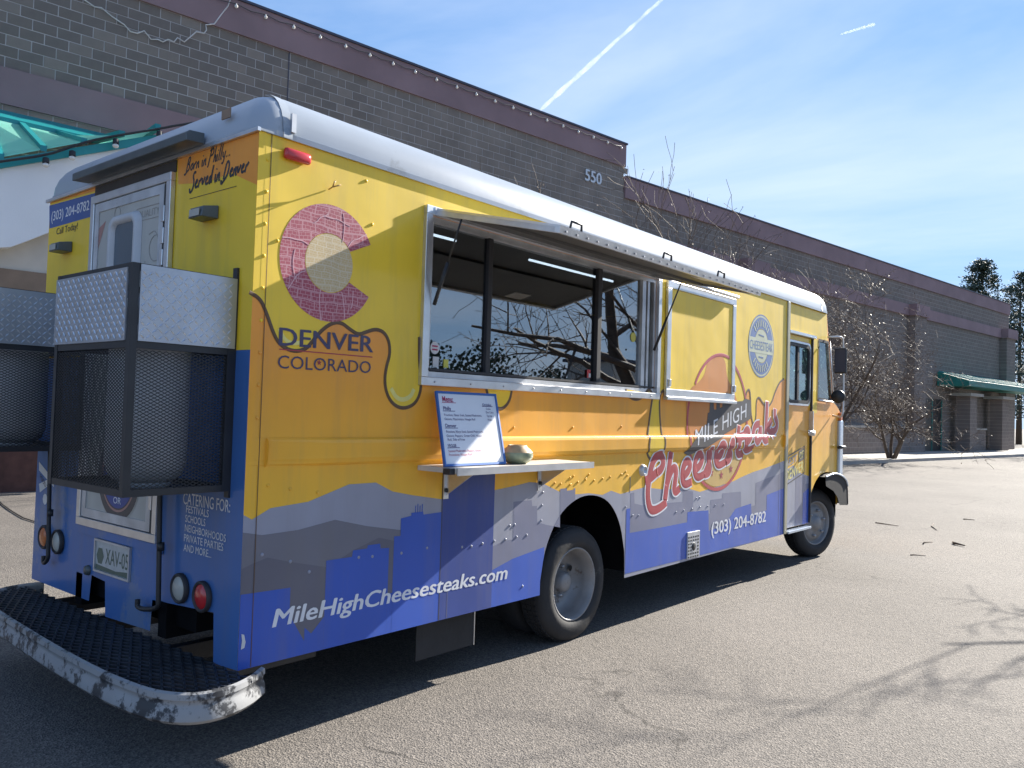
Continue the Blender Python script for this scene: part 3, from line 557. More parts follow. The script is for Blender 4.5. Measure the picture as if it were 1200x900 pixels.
for u, v in [(429,212),(436,263),(325,282),(314,569),(340,573),(372,577),(420,653),(436,652),(470,648),(500,642),(541,641),(552,640),(565,637),(579,634),(592,632),(605,629),(617,627),(597,616),(603,615),(636,577),(635,592),(634,610),(612,687),(340,658),(362,670),(307,650),(602,501),(671,501),(728,500),(733,594),(741,604),(748,604),(792,600),(801,598),(811,596),(820,594),(829,593),(838,592),(848,591),(816,584),(820,583),(650,566),(657,567),(668,560),(672,558),(686,562),(690,556),(696,563),(706,561),(715,559),(728,556),(733,553),(735,557),(668,568),(677,565)]:
    rv.append(S(u, v))
for m_, sel in ((M_yel, lambda z: 1.9 < z < ZT-.03), (M_org, lambda z: 1.1 < z <= 1.9), (M_mt1, lambda z: z <= 1.1), (M_roof, lambda z: z >= ZT-.03)):
    mb = MB()
    for x, z in rv:
        if not sel(z): continue
        z0 = -ridge(x, z)-.003; mb.lathe([(z0-.004, .0008), (z0-.0033, .005), (z0-.001, .0085), (z0+.002, .0095)], 8, (x, 0, z))
    mb.build('rivets', m_, T, kind='stuff')
# roof cap --------------------------------------------------------------------------
RX1 = 7.66; prof = []
for a in range(0, 91, 15): prof.append((.19-.19*math.sin(R(a))*1.0, .20*math.sin(R(a))) if False else (.17*(1-math.cos(R(a))), .215*math.sin(R(a))))
ring = [(-.014, -.006), (-.014, .02)] + [(p[0]-.010, p[1]+.02) for p in prof[0:]]
mb = MB(); nr = len(ring)
# closed rounded-rectangle rings, shrinking inwards as they rise
def rrect(x0, x1, y0, y1, r, n=5):
    o = []
    for (cx, cy, a0) in ((x0+r, y0+r, 180), (x1-r, y0+r, 270), (x1-r, y1-r, 0), (x0+r, y1-r, 90)):
        for i in range(n+1): a = R(a0+90*i/n); o.append((cx+r*math.cos(a), cy+r*math.sin(a)))
    return o
vs = []; fs = []
for ins, dz in ring:
    vs += [(x, y, ZT+dz) for x, y in rrect(ins, RX1-ins*1.3, ins, W-ins, max(.04, .06-ins*.1+.04))]
k = len(vs)//nr
for i in range(nr-1):
    for j in range(k): fs.append((i*k+j, i*k+(j+1) % k, (i+1)*k+(j+1) % k, (i+1)*k+j))
vs.append((RX1/2, W/2, ZT+.27)); c_ = len(vs)-1
for j in range(k): fs.append(((nr-1)*k+j, (nr-1)*k+(j+1) % k, c_))
mb.add(vs, fs, True); ro = mb.build('roof', M_roof, T); smooth_angle(ro, 50)
def roofstrip(x, nm):
    mb = MB(); p = [(x, ins-.0035, ZT+dz) for ins, dz in ring]; p2 = [(x+.05, ins-.0035, ZT+dz) for ins, dz in ring]; n = len(p)
    mb.add(p+p2, [(i, i+1, n+i+1, n+i) for i in range(n-1)], True); return mb.build(nm, M_roof, ro)
roofstrip(.12, 'roof_strap'); mb = MB(); mb.box(.16, .185, -.022, -.005, ZT+.03, ZT+.12); mb.build('strap_clip', M_aluw, ro)
xs = 7.42; mb = MB(); p = [(xs, ins-.003, ZT+dz) for ins, dz in ring]; p2 = [(xs+.014, ins-.003, ZT+dz) for ins, dz in ring]; n = len(p); mb.add(p+p2, [(i, i+1, n+i+1, n+i) for i in range(n-1)], True); mb.build('roof_seam', M_gasket, ro)
mb = MB(); mb.box(-.0185, -.012, .225, .30, ZT+.10, ZT+.145); mb.build('roof_marker', M_beam, ro)
mb = MB(); mb.box(-.02, -.004, -.02, W+.02, ZT-.012, ZT+.006); mb.build('rear_drip_rail', M_alu, T)
mb = MB(); mb.box(-.004, 7.55, -.012, -.003, ZT-.004, ZT+.006); mb.build('side_drip_rail', M_roof, T)
mb = MB(); mb.tube([(.40, -.004, 2.69), (.405, -.03, 2.70), (.41, -.045, 2.73)], .004, 5); mb.tube([(.405, -.03, 2.70), (.44, -.05, 2.715)], .004, 5); mb.tube([(.405, -.03, 2.70), (.40, -.05, 2.725)], .004, 5); mb.build('cut_wire', M_tan, T)

# serving window -------------------------------------------------------------------
SWN = empty('serving_window', (0, 0, 0), parent=T, label='sliding serving window with silver frame')
def frame(mb, x0, x1, z0, z1, wd, y0, y1):
    mb.box(x0, x1, y0, y1, z1-wd, z1); mb.box(x0, x1, y0, y1, z0, z0+wd); mb.box(x0, x0+wd, y0, y1, z0+wd, z1-wd); mb.box(x1-wd, x1, y0, y1, z0+wd, z1-wd)
mb = MB(); frame(mb, WX0, WX1, WZ0, WZ1, .048, -.028, .02); mb.build('window_frame', M_alu, SWN, bevel=.003)
mb = MB(); frame(mb, WX0+.05, WX1-.052, WZ0+.05, WZ1-.05, .03, .0, .05); mb.build('inner_frame', M_aluw, SWN)
mb = MB(); mb.box(WX0+.05, WX1-.05, .0, .012, WZ0+.085, WZ0+.10); mb.build('sill_gasket', M_gasket, SWN)
gx = [WX0+.08, S(576, 350)[0], S(705, 360)[0], WX1-.22]
for i in range(3):
    mb = MB(); y = .034+.006*(i % 2); mb.box(gx[i]+.004, gx[i+1]-.004, y, y+.004, WZ0+.08, WZ1-.08); mb.build('glass_pane', M_glass, SWN)
for i, wd in ((1, .02), (2, .026)):
    mb = MB(); mb.box(gx[i]-wd, gx[i]+wd, .012, .045, WZ0+.08, WZ1-.08); mb.build('mullion', M_gasket, SWN, bevel=.004)
mb = MB(); mb.box(gx[3]-.02, gx[3]+.03, .01, .045, WZ0+.08, WZ1-.08); mb.box(gx[3]+.05, gx[3]+.08, .005, .05, WZ0+.08, WZ1-.08); mb.build('jamb', M_aluw, SWN)
mb = MB(); mb.box(gx[3]+.03, WX1-.052, .03, .052, WZ0+.08, WZ1-.08); mb.build('jamb_fill', M_roller, SWN)
mb = MB()
for i in range(9):
    x = WX0+.1+i*.3; mb.lathe([(-.034, .0006), (-.032, .005), (-.028, .006)], 6, (x, 0, WZ0+.022)); mb.lathe([(-.034, .0006), (-.032, .005), (-.028, .006)], 6, (x, 0, WZ1-.02))
mb.build('frame_screws', M_nut, SWN, kind='stuff')
def sticker(px, r, m, sq=None):
    x, z = S(*px); vf = fill2d([circ((x, z), r, 20)]) if sq is None else fill2d([[(x-sq[0], z-sq[1]), (x+sq[0], z-sq[1]), (x+sq[0], z+sq[1]), (x-sq[0], z+sq[1])]])
    return put('sticker', vf, m, SWN, 1, base=.031, wrap=False)
sticker((514,407.5), .036, M_sticker); sticker((515,424), 0, M_sticker, (.024, .03)); sticker((527,426), 0, M_sticky, (.02, .024)); sticker((746,395), .038, M_sticky); sticker((694,438), 0, M_lred, (.022, .03)); sticker((695,440), 0, M_sticker, (.012, .014)).location.y = -.001
for dz in (-.010, .010):
    x, z = S(514,407.5); put('sticker_print', strokes([[(x-.022, z+dz), (x+.022, z+dz)]], .006, .0006, 4), M_inkr, SWN, 2, base=.031, wrap=False)
# interior seen through the glass
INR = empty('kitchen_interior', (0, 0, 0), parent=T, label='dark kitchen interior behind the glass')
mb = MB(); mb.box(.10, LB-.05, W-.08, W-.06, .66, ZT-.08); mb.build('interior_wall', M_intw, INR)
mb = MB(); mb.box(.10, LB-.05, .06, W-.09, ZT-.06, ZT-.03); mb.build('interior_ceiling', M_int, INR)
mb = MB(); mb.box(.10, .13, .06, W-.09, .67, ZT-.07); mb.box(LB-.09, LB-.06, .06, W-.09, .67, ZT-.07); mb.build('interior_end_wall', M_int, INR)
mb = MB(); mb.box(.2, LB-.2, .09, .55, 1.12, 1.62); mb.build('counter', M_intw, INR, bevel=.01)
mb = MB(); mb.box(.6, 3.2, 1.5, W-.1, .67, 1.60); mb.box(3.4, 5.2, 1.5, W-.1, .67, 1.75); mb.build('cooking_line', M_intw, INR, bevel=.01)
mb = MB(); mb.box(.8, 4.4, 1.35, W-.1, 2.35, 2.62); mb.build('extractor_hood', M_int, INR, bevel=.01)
for x0, y0, ln in ((1.62, .52, .24), (2.66, .52, 1.15)):
    mb = MB(); mb.tube([(x0, y0, 2.755), (x0+ln, y0, 2.755)], .009, 8); mb.build('tube_lamp', M_tube, INR)
# raised hatch over the window
HAT = empty('serving_hatch', (0, 0, 0), parent=T, label='raised metal hatch propped open over the serving window')
hA, hB = Vector((0, -.03, 2.735)), Vector((0, -.90, 2.533)); hx0, hx1 = 1.13, 3.585
hn = Vector((0, hB.z-hA.z, -(hB.y-hA.y))).normalized()          # upward normal
def hatch(x0, x1, t0, t1, h0, h1, m, name, bevel=0, **k):
    p = []
    for h in (h0, h1):
        for x, t in ((x0, t0), (x1, t0), (x1, t1), (x0, t1)):
            q = hA+(hB-hA)*t+hn*h; p.append((x, q.y, q.z))
    mb = MB(); mb.hexa(p); return mb.build(name, m, HAT, bevel=bevel, **k)
hatch(hx0, hx1, 0, 1, 0, .012, M_alu, 'hatch_skin'); hatch(hx0+.03, hx1-.03, .035, .965, -.012, -.001, M_soff, 'hatch_liner')
hatch(hx0, hx1, .966, 1.003, -.028, -.0005, M_alu, 'hatch_edge'); hatch(hx0, hx0+.028, 0, .965, -.028, -.0005, M_aluw, 'hatch_edge'); hatch(hx1-.028, hx1, 0, .965, -.028, -.0005, M_alu, 'hatch_edge')
hatch(hx0+.04, hx1-.04, .42, .50, -.03, -.0125, M_soff, 'hatch_stiffener'); hatch(2.85, 3.05, .80, .93, -.02, -.0125, M_sticker, 'hatch_plate')
for x in (1.30, 2.25, 2.98):
    q = hA+(hB-hA)*.97; mb = MB(); mb.tube([(x-.05, q.y, q.z+.012), (x-.045, q.y-.005, q.z+.05), (x+.045, q.y-.005, q.z+.05), (x+.05, q.y, q.z+.012)], .007, 6); mb.build('hatch_handle', M_black, HAT)
mb = MB()
for i in range(26):
    q = hA+(hB-hA)*1.004; x = hx0+.05+i*.094; mb.box(x-.006, x+.006, q.y-.004, q.y+.001, q.z-.018, q.z-.008)
mb.build('hatch_rivets', M_nut, HAT, kind='stuff')
for x, t_, zl in ((1.135, .22, 2.20), (hx1, .26, 2.13)):
    q = hA+(hB-hA)*t_; mb = MB(); e = (x, -.03, zl); s0 = (x, q.y, q.z-.03); mid = tuple((e[i]+s0[i])/2 for i in range(3))
    mb.tube([s0, mid], .006, 6); mb.tube([mid, e], .011, 8); mb.build('gas_strut', M_black, HAT)
mb = MB(); mb.box(hx0-.01, hx1+.01, -.03, -.004, 2.722, 2.752); mb.build('hinge', M_alu, HAT)
# closed hatch
CH = empty('closed_hatch', (0, 0, 0), parent=T, label='closed square hatch with yellow panel in silver frame')
mb = MB(); frame(mb, HX0, HX1, HZ0, HZ1, .062, -.030, -.004); mb.build('hatch_frame', M_alu, CH, bevel=.004)
mb = MB(); mb.box(HX0+.064, HX1-.064, -.020, -.016, HZ0+.064, HZ1-.064); mb.build('hatch_panel', M_yel, CH)
hp = [(p[0], p[1]) for p in inner]
def clip(poly, x0, x1, z0, z1):
    def cut(p, f, itp):
        o = []
        for i in range(len(p)):
            a, b = p[i], p[(i+1) % len(p)]; fa, fb = f(a), f(b)
            if fa >= 0: o.append(a)
            if (fa >= 0) != (fb >= 0): t = fa/(fa-fb); o.append((a[0]+(b[0]-a[0])*t, a[1]+(b[1]-a[1])*t))
        return o
    for f in (lambda p: p[0]-x0, lambda p: x1-p[0], lambda p: p[1]-z0, lambda p: z1-p[1]): poly = cut(poly, f, 0)
    return poly
box_ = (HX0+.066, HX1-.066, HZ0+.066, HZ1-.066)
put('emblem_art', fill2d([clip(inner, *box_)]), M_orange2, CH, 1, base=-.020, wrap=False)
ringseg = [p for p in [(ringc[0]+(ringr-.016)*math.cos(R(a)), ringc[1]+(ringr-.016)*math.sin(R(a))) for a in range(0, 181, 4)] if box_[0]+.02 < p[0] < box_[1]-.02 and p[1] > box_[2]+.02]
if len(ringseg) > 2: put('emblem_ring', strokes([ringseg], .016, .0008), M_red, CH, 2, base=-.020, wrap=False)
mb = MB()
for x in (HX0+.03, HX1-.03): mb.box(x-.015, x+.015, -.05, -.03, HZ0+.08, HZ0+.14)
mb.build('hatch_latch', M_alu, CH, bevel=.004)
mb = MB(); mb.box(HX0-.01, HX1+.01, -.05, -.004, HZ0-.03, HZ0-.002); mb.build('hatch_ledge', M_alu, CH, bevel=.004)
mb = MB(); mb.tube([(4.05, -.06, 2.735), (5.05, -.06, 2.735)], .018, 8); mb.build('hatch_light_bar', M_alu, CH)
# shelf
SH = empty('serving_shelf', (0, 0, 0), parent=T, label='narrow fold-down shelf under the serving window')
mb = MB(); mb.box(1.075, 2.36, -.305, -.002, 1.272, 1.300); mb.build('shelf_board', M_wood, SH, bevel=.003)
mb = MB(); mb.box(1.072, 2.363, -.312, -.3055, 1.262, 1.302); mb.build('shelf_edge', M_alu, SH)
mb = MB(); mb.box(1.035, 1.0745, -.29, -.24, 1.268, 1.30); mb.build('shelf_latch', M_black, SH)
for x in (1.30, 2.18):
    mb = MB(); mb.box(x-.02, x+.02, -.012, -.005, 1.10, 1.27); mb.add([(x-.004, -.012, 1.12), (x+.004, -.012, 1.12), (x+.004, -.24, 1.268), (x-.004, -.24, 1.268), (x-.004, -.012, 1.268), (x+.004, -.012, 1.268)], [(0,1,2,3),(3,2,5,4),(0,3,4),(1,5,2),(0,4,5,1)]); b_ = mb.build('shelf_bracket', M_alu, SH)
    mb = MB(); mb.lathe([(-.032, .001), (-.03, .012), (-.012, .014)], 10, (x, 0, 1.15)); mb.build('bracket_knob', M_black, b_) if False else mb.build('bracket_knob', M_black, SH)
# ------------------------------------------------------------------ rear of the truck
def rpoly(name, p, m, layer, **k): return put(name, fill2d([p]), m, T, layer, 'rear', **k)
rpoly('orange_print', [(0, 2.62), (.22, 2.71), (.45, 2.70), (.72, 2.735), (.74, ZT-.002), (0, ZT-.002)], M_org, 1)
rpoly('orange_print', [(1.69, 2.846), (W, 2.862), (W, ZT-.002), (1.69, ZT-.002)], M_org, 1)
rpoly('phone_panel', [RE(58,268), RE(112,252.5), RE(112,226), RE(58,241)], M_box, 1)
lettering('lettering', '(303) 204-8782', (2.325, 2.742), (1.77, 2.742), .062, M_wht, T, 2, 'rear', bold=.02)
lettering('lettering', 'Call Today!', (2.235, 2.645), (1.92, 2.645), .042, M_blk, T, 2, 'rear', bold=.012)
# hand-script lines
def cursive(txt, y0, y1, zb, h, r):
    G_ = {'B': [[(.1,0),(.35,1),(.7,.95),(.6,.6),(.3,.5),(.65,.45),(.6,.1),(.2,0),(-.1,-.2),(-.25,-.1)]], 'o': [[(.45,.45),(.15,.4),(.05,.1),(.3,0),(.5,.25),(.4,.5)]], 'r': [[(.05,0),(.2,.45),(.2,.3),(.5,.5)]], 'n': [[(.0,0),(.15,.45),(.15,.3),(.4,.5),(.35,.1),(.5,0)]],
      'i': [[(.1,.45),(.05,.05),(.2,0)],[(.17,.68),(.19,.74)]], 'P': [[(-.15,-.2),(.0,-.1),(.35,1),(.75,.95),(.7,.6),(.35,.5)],[(.1,.85),(.35,1)]], 'h': [[(.05,0),(.3,1.0)],[(.12,.3),(.4,.5),(.35,.05),(.5,0)]], 'l': [[(.3,1.0),(.05,.1),(.22,0)]], 'y': [[(.1,.48),(.1,.15),(.35,.1)],[(.5,.48),(.25,-.35),(.0,-.25)]], '.': [[(.1,.08),(.2,.08)]],
      'S': [[(.75,.9),(.5,1.0),(.3,.75),(.55,.45),(.45,.0),(.0,-.2),(-.1,.1)]], 'e': [[(.1,.25),(.4,.35),(.35,.5),(.1,.3),(.15,.03),(.5,.1)]], 'v': [[(.05,.48),(.15,.02),(.5,.5)]], 'd': [[(.45,.45),(.15,.4),(.05,.1),(.3,.0),(.6,1.0)],[(.45,.4),(.45,.02)]], 'D': [[(.1,.0),(.4,1.0),(.85,.8),(.7,.2),(.15,-.1),(-.2,-.25),(-.2,.0)]]}
    adv = {'B': .8, 'P': .8, 'S': .7, 'D': .95, 'i': .3, 'l': .33, '.': .28, ' ': .4, 'h': .55}
    x = 0; paths = []
    for ch in txt:
        for st in G_.get(ch, []): paths.append([(x+p[0]+p[1]*.18, p[1]) for p in st])
        x += adv.get(ch, .55)
    return strokes([chaikin([(y0+(y1-y0)*p[0]/x, zb+p[1]*h+p[0]/x*.01) for p in q], 2) for q in paths], r, .0008, 5)
put('script_lettering', cursive('Born in Philly...', .65, .235, 2.785, .072, .0052), M_blk, T, 2, 'rear')
put('script_lettering', cursive('Served in Denver', .60, .075, 2.685, .088, .0072), M_blk, T, 2, 'rear')
put('lettering_rule', strokes([[(.60, 2.640), (.17, 2.640)]], .002, .0006, 4), M_blk, T, 2, 'rear')
for u, v in ((247, 251.5), (79, 291)):
    y, z = RE(u, v); mb = MB(); mb.hexa([(-.002,y-.075,z-.03),(-.085,y-.06,z-.03),(-.085,y+.06,z-.03),(-.002,y+.075,z-.03),(-.002,y-.075,z+.035),(-.075,y-.06,z+.022),(-.075,y+.06,z+.022),(-.002,y+.075,z+.035)]); lo = mb.build('rear_lamp', M_roller, T, bevel=.004)
    mb = MB(); mb.box(-.088, -.0855, y-.045, y+.045, z-.024, z+.010); mb.build('lamp_lens', M_lclr, lo)
# door
DO = empty('rear_door', (0, 0, 0), parent=T, label='pale rear door with printed drawings and small window')
DY0, DY1, DZ0, DZ1 = .745, 1.685, .885, 2.80
def rframe(mb, y0, y1, z0, z1, wd, x0, x1):
    mb.box(x0, x1, y0, y1, z1-wd, z1); mb.box(x0, x1, y0, y1, z0, z0+wd); mb.box(x0, x1, y0, y0+wd, z0+wd, z1-wd); mb.box(x0, x1, y1-wd, y1, z0+wd, z1-wd)
mb = MB(); rframe(mb, DY0, DY1, DZ0, DZ1, .045, -.030, -.002); mb.build('door_frame', M_alu, DO, bevel=.003)
mb = MB(); mb.box(-.016, -.003, DY0+.075, DY1-.05, DZ0+.05, DZ1-.047); mb.build('door_leaf', M_dwrap, DO)
mb = MB(); rframe(mb, DY0+.075, DY1-.05, DZ0+.05, DZ1-.05, .05, -.022, -.0165); mb.build('leaf_edge', M_aluw, DO)
mb = MB(); mb.box(-.024, -.004, DY0+.046, DY0+.074, DZ0+.05, DZ1-.06); mb.build('door_gap', M_gasket, DO)
mb = MB()
for i in range(14): mb.box(-.034, -.0245, DY0+.05, DY0+.08, 1.05+i*.115, 1.05+i*.115+.085)
mb.build('door_hinge', M_alu, DO, bevel=.003)
wy0, wy1, wz0, wz1 = 1.115, 1.37, 2.05, 2.595
o1 = rrect(wy0-.055, wy1+.055, wz0-.055, wz1+.055, .08); o2 = rrect(wy0, wy1, wz0, wz1, .04)
vs = [(-.017, a, b) for a, b in o1]+[(-.045, a, b) for a, b in rrect(wy0-.04, wy1+.04, wz0-.04, wz1+.04, .075)]+[(-.045, a, b) for a, b in rrect(wy0-.01, wy1+.01, wz0-.01, wz1+.01, .05)]+[(-.018, a, b) for a, b in o2]
k = len(o1); mb = MB(); mb.add(vs, [(r_*k+j, r_*k+(j+1) % k, (r_+1)*k+(j+1) % k, (r_+1)*k+j) for r_ in range(3) for j in range(k)], True); mb.build('porthole_frame', M_tank, DO)
mb = MB(); mb.box(-.021, -.0175, wy0-.005, wy1+.005, wz0-.005, wz1+.005); mb.build('porthole_glass', mat('porthole_pane', (0.10, 0.13, 0.16), rough=0.12, var=0.15, vscale=2), DO)
def dprint(paths, r=.0045, m=M_dprint, nm='door_drawing'): return put(nm, strokes(paths, r, .0006, 4), m, DO, 1, 'rear', base=-.0165)
dprint([rrect(.86, 1.13, 2.585, 2.655, .01)+[(.87, 2.585)]], .003); lettering('lettering', 'QUALITY', (1.115, 2.60), (.875, 2.60), .038, M_dprint, DO, 1, 'rear', base=-.0165)
dprint([circ((.90, 2.42), .07, 20)+[(.97, 2.42)], circ((.90, 2.36), .11, 20, 200, 360), chaikin([(.98,2.5),(.90,2.52),(.85,2.40),(.88,2.28),(.96,2.26)], 2)], .0035)
lettering('lettering', 'ITE', (1.05, 2.235), (.90, 2.235), .045, M_dprint, DO, 1, 'rear', base=-.0165)
dprint([circ((1.36, 2.665), .035, 16)+[(1.395, 2.665)]], .003)
put('door_drawing', fill2d([[(1.50, 2.64), (1.60, 2.60), (1.60, 2.46)]]), M_dred, DO, 1, 'rear', base=-.0165)
dprint([[(1.60, 2.25), (1.47, 2.13)], [(1.58, 2.15), (1.50, 2.05)], [(1.55, 2.24), (1.49, 2.20)]], .006, M_dred)
ec = (1.20, 1.20)
put('door_emblem', fill2d([circ(ec, .255)]), mat('emblem_cream', (0.42, 0.40, 0.35), rough=0.5), DO, 1, 'rear', base=-.0165)
put('door_emblem', fill2d([circ(ec, .245)]), M_chr, DO, 2, 'rear', base=-.0165)
put('door_emblem', fill2d([circ(ec, .200), circ(ec, .188)[::-1]]), M_dred, DO, 3, 'rear', base=-.0165)
put('door_emblem', fill2d([circ(ec, .18)]), M_nav, DO, 2.5, 'rear', base=-.0165)
lettering('lettering', 'OR', (1.245, 1.045), (1.155, 1.045), .035, M_wht, DO, 3.5, 'rear', base=-.0165)
mb = MB(); mb.box(-.012, -.002, DY0-.04, DY1+.05, DZ0-.05, DZ0-.002); mb.build('door_sill', M_rblu, DO)
# roller awning over the door
mb = MB(); pr = [(-.022, 2.945), (-.10, 2.94), (-.118, 2.925), (-.118, 2.885), (-.022, 2.89)]; y0_, y1_ = .44, 1.74
mb.add([(x, y0_, z-.004) for x, z in pr]+[(x, y1_, z) for x, z in pr], [(0,1,2,3,4), (9,8,7,6,5)]+[(i, (i+1) % 5, 5+(i+1) % 5, 5+i) for i in range(5)]); mb.build('roller_awning', M_roller, T, bevel=.004, label='dark grey rolled awning box over the rear door')
mb = MB(); mb.box(-.006, -.001, DY0-.005, DY1+.005, 2.803, 2.864); mb.build('door_top_shade', mat('painted_shade', (0.05, 0.04, 0.035), rough=0.7), T)  # shade under the awning box, painted as a dark panel
# plate, lamps, lettering, stickers
CAT = [('CATERING FOR:', RE(215,590.5), RE(270,601), .058, .012), ('FESTIVALS', RE(218.5,600.5), RE(245,606.5), .036, .012), ('SCHOOLS', RE(217.5,611.5), RE(241,617), .036, .012), ('NEIGHBORHOODS', RE(217,622.5), RE(265,635.5), .036, .012), ('PRIVATE PARTIES', RE(216,634), RE(262,646), .036, .012), ('AND MORE...', RE(215.5,645.5), RE(248,654), .036, .012)]
for t_, a, b, h, bo in CAT: lettering('lettering', t_, a, b, h, M_wht, T, 3, 'rear', bold=bo)
LP = empty('license_plate', (0, 0, 0), parent=T)
ly0, ly1, lz0, lz1 = 1.055, 1.455, .655, .815
mb = MB(); rframe(mb, ly0-.012, ly1+.012, lz0-.012, lz1+.012, .012, -.014, -.001); mb.build('plate_frame', M_aluw, LP)
mb = MB(); mb.box(-.006, -.002, ly0+.001, ly1-.001, lz0+.001, lz1-.001); mb.build('plate', M_lpl, LP)
put('plate_emblem', fill2d([[(1.40+.045*math.cos(R(60*i)), .735+.05*math.sin(R(60*i))) for i in range(6)]]), M_lplg, LP, 1, 'rear', base=-.006)
lettering('lettering', 'XAV-05', (1.335, .70), (1.065, .70), .085, M_lplg, LP, 1, 'rear', bold=.015, base=-.006)
put('plate_emblem', fill2d([[(ly0+.002, lz0+.002), (ly1-.002, lz0+.002), (ly1-.002, .685), (ly0+.15, .675), (ly0+.002, .69)]]), M_lplg, LP, .5, 'rear', base=-.006)
for u, v, m in ((213.3, 689, M_lclr), (239.5, 698.7, M_lred), (54.7, 629, M_lamb), (70, 634.7, M_lclr)):
    y, z = RE(u, v); mb = MB(); mb.lathe([(-.004, .074), (-.022, .074), (-.028, .066), (-.020, .058)], 28, (0, y, z), 'x'); lo = mb.build('tail_lamp', M_gasket, T)
    mb = MB(); mb.lathe([(-.034, .0008), (-.032, .025), (-.026, .048), (-.018, .059)], 28, (0, y, z), 'x'); mb.build('lamp_lens', m, lo)
mb = MB(); y, z = RE(104, 668); mb.lathe([(-.02, .001), (-.02, .025), (-.002, .03)], 16, (0, y, z), 'x'); mb.build('rear_sensor', M_roller, T)
def rsticker(px, m): return put('sticker', fill2d([[RE(*q) for q in px]]), m, T, 2, 'rear')
rsticker([(46,541),(63,562),(63.5,571),(46,551)], M_sticker); rsticker([(46,567),(56,562),(57,569),(47,577)], M_sticker)
lettering('lettering', 'FOOD TRU', (2.30, 1.10), (2.13, 1.005), .03, M_blk, T, 3, 'rear', bold=.015)
put('sticker', fill2d([circ(RE(53, 585), .035, 9)]), M_sticker, T, 2, 'rear')
rsticker([(272.5,733),(276,732),(278.5,741),(277,749),(273,750)], M_sticker) if False else None
put('sticker', fill2d([[(.012, .50), (.030, .505), (.035, .53), (.026, .565), (.012, .57), (.016, .54)]]), M_sticker, T, 6)
for u0, v0, v1, hook in ((198, 566, 712, (172, 712)), (68, 545, 655, (61, 660))):
    yz0, yz1, yzh = RE(u0, v0), RE(u0-1.5, v1), RE(*hook)
    mb = MB(); mb.tube(chaikin([(-.05, yz0[0], yz0[1]+.1), (-.05, yz1[0], yz1[1]+.05), (-.05, yz1[0], yz1[1]), (-.05, yzh[0], yzh[1]), (-.05, yzh[0], yzh[1]+.05)], 2), .013, 8); mb.tube([(-.05, yz1[0], (yz0[1]+yz1[1])/2-.02), (-.05, yz1[0], (yz0[1]+yz1[1])/2+.02)], .018, 8); mb.build('grab_rail', M_black, T)
# step bumper ------------------------------------------------------------------------
BU = empty('step_bumper', (0, 0, 0), parent=T, label='chipped white step bumper with steel grating')
bp_ = chaikin([(.10, -.07), (-.02, -.155), (-.16, -.205), (-.30, -.185), (-.39, -.06), (-.425, .12), (-.44, .43), (-.43, .9), (-.40, 1.48), (-.37, 1.95), (-.31, 2.28), (-.17, 2.42), (-.02, 2.46), (.10, 2.44)], 3)
prf = [(.0, .415), (-.012, .424), (-.028, .418), (-.030, .395), (-.022, .385), (-.022, .368), (-.030, .355), (-.034, .31), (-.022, .295), (.0, .29), (.004, .30), (.004, .405)]
n = len(prf); vs = []; fs = []
for i, p in enumerate(bp_):
    a = Vector((*bp_[max(i-1, 0)], 0)); b = Vector((*bp_[min(i+1, len(bp_)-1)], 0)); t = (b-a).normalized(); nrm = Vector((-t.y, t.x, 0))  # points outwards for this order
    if nrm.dot(Vector((p[0]+.02, p[1]-1.15, 0))) < 0: nrm = -nrm
    for o_, z in prf: q = Vector((*p, 0))-nrm*o_-nrm*.03; vs.append((q.x, q.y, z-.005))
for i in range(len(bp_)-1):
    for j in range(n): fs.append((i*n+j, i*n+(j+1) % n, (i+1)*n+(j+1) % n, (i+1)*n+j))
mb = MB(); mb.add(vs, fs, True); smooth_angle(mb.build('bumper_rail', M_bump, BU), 40)
def inside(p, poly):
    c = False; j = len(poly)-1
    for i in range(len(poly)):
        if (poly[i][1] > p[1]) != (poly[j][1] > p[1]) and p[0] < (poly[j][0]-poly[i][0])*(p[1]-poly[i][1])/(poly[j][1]-poly[i][1]+1e-12)+poly[i][0]: c = not c
        j = i
    return c
deck = bp_+[(.10, 2.44), (.10, -.07)]
def diamonds(mb, y0, y1, x0, x1, cy, cx, wd, th, place, test=None):
    """expanded metal: every strand a flat bar from one diamond corner to the next"""
    ny = int((y1-y0)/cy); nx = int((x1-x0)/cx)
    for i in range(ny+1):
        for j in range(nx*2+1):
            ya, xa = y0+(i+(.5 if j % 2 else 0))*cy, x0+j*cx/2
            for dy in (-.5, .5):
                yb, xb = ya+dy*cy, xa+cx/2
                if not (y0 <= yb <= y1+1e-6 and y0 <= ya <= y1+1e-6 and xb <= x1+1e-6): continue
                if test and not (test(ya, xa) and test(yb, xb)): continue
                a, b = Vector((ya, xa)), Vector((yb, xb)); t = (b-a).normalized(); q = Vector((-t.y, t.x))*wd/2
                mb.add([place(*(a-q), 0), place(*(b-q), 0), place(*(b+q), 0), place(*(a+q), 0), place(*(a-q), th), place(*(b-q), th), place(*(b+q), th), place(*(a+q), th)], [(4,5,6,7), (0,1,5,4), (2,3,7,6)])
mb = MB(); diamonds(mb, -.2, 2.5, -.40, .02, .10, .05, .010, .012, lambda a, b, h: (b, a, .392+h), lambda a, b: inside((b-.012, a), deck)); mb.build('step_grating', M_deck, BU, kind='stuff')
for yy in (.25, .62, 1.42, 2.0): mb = MB(); mb.box(-.38, .6, yy-.03, yy+.03, .30, .385); mb.build('bumper_bracket', M_black, BU)
mb = MB(); mb.box(-.02, -.008, -.05, 2.4, .30, .39); mb.build('bumper_back_bar', M_black, BU)

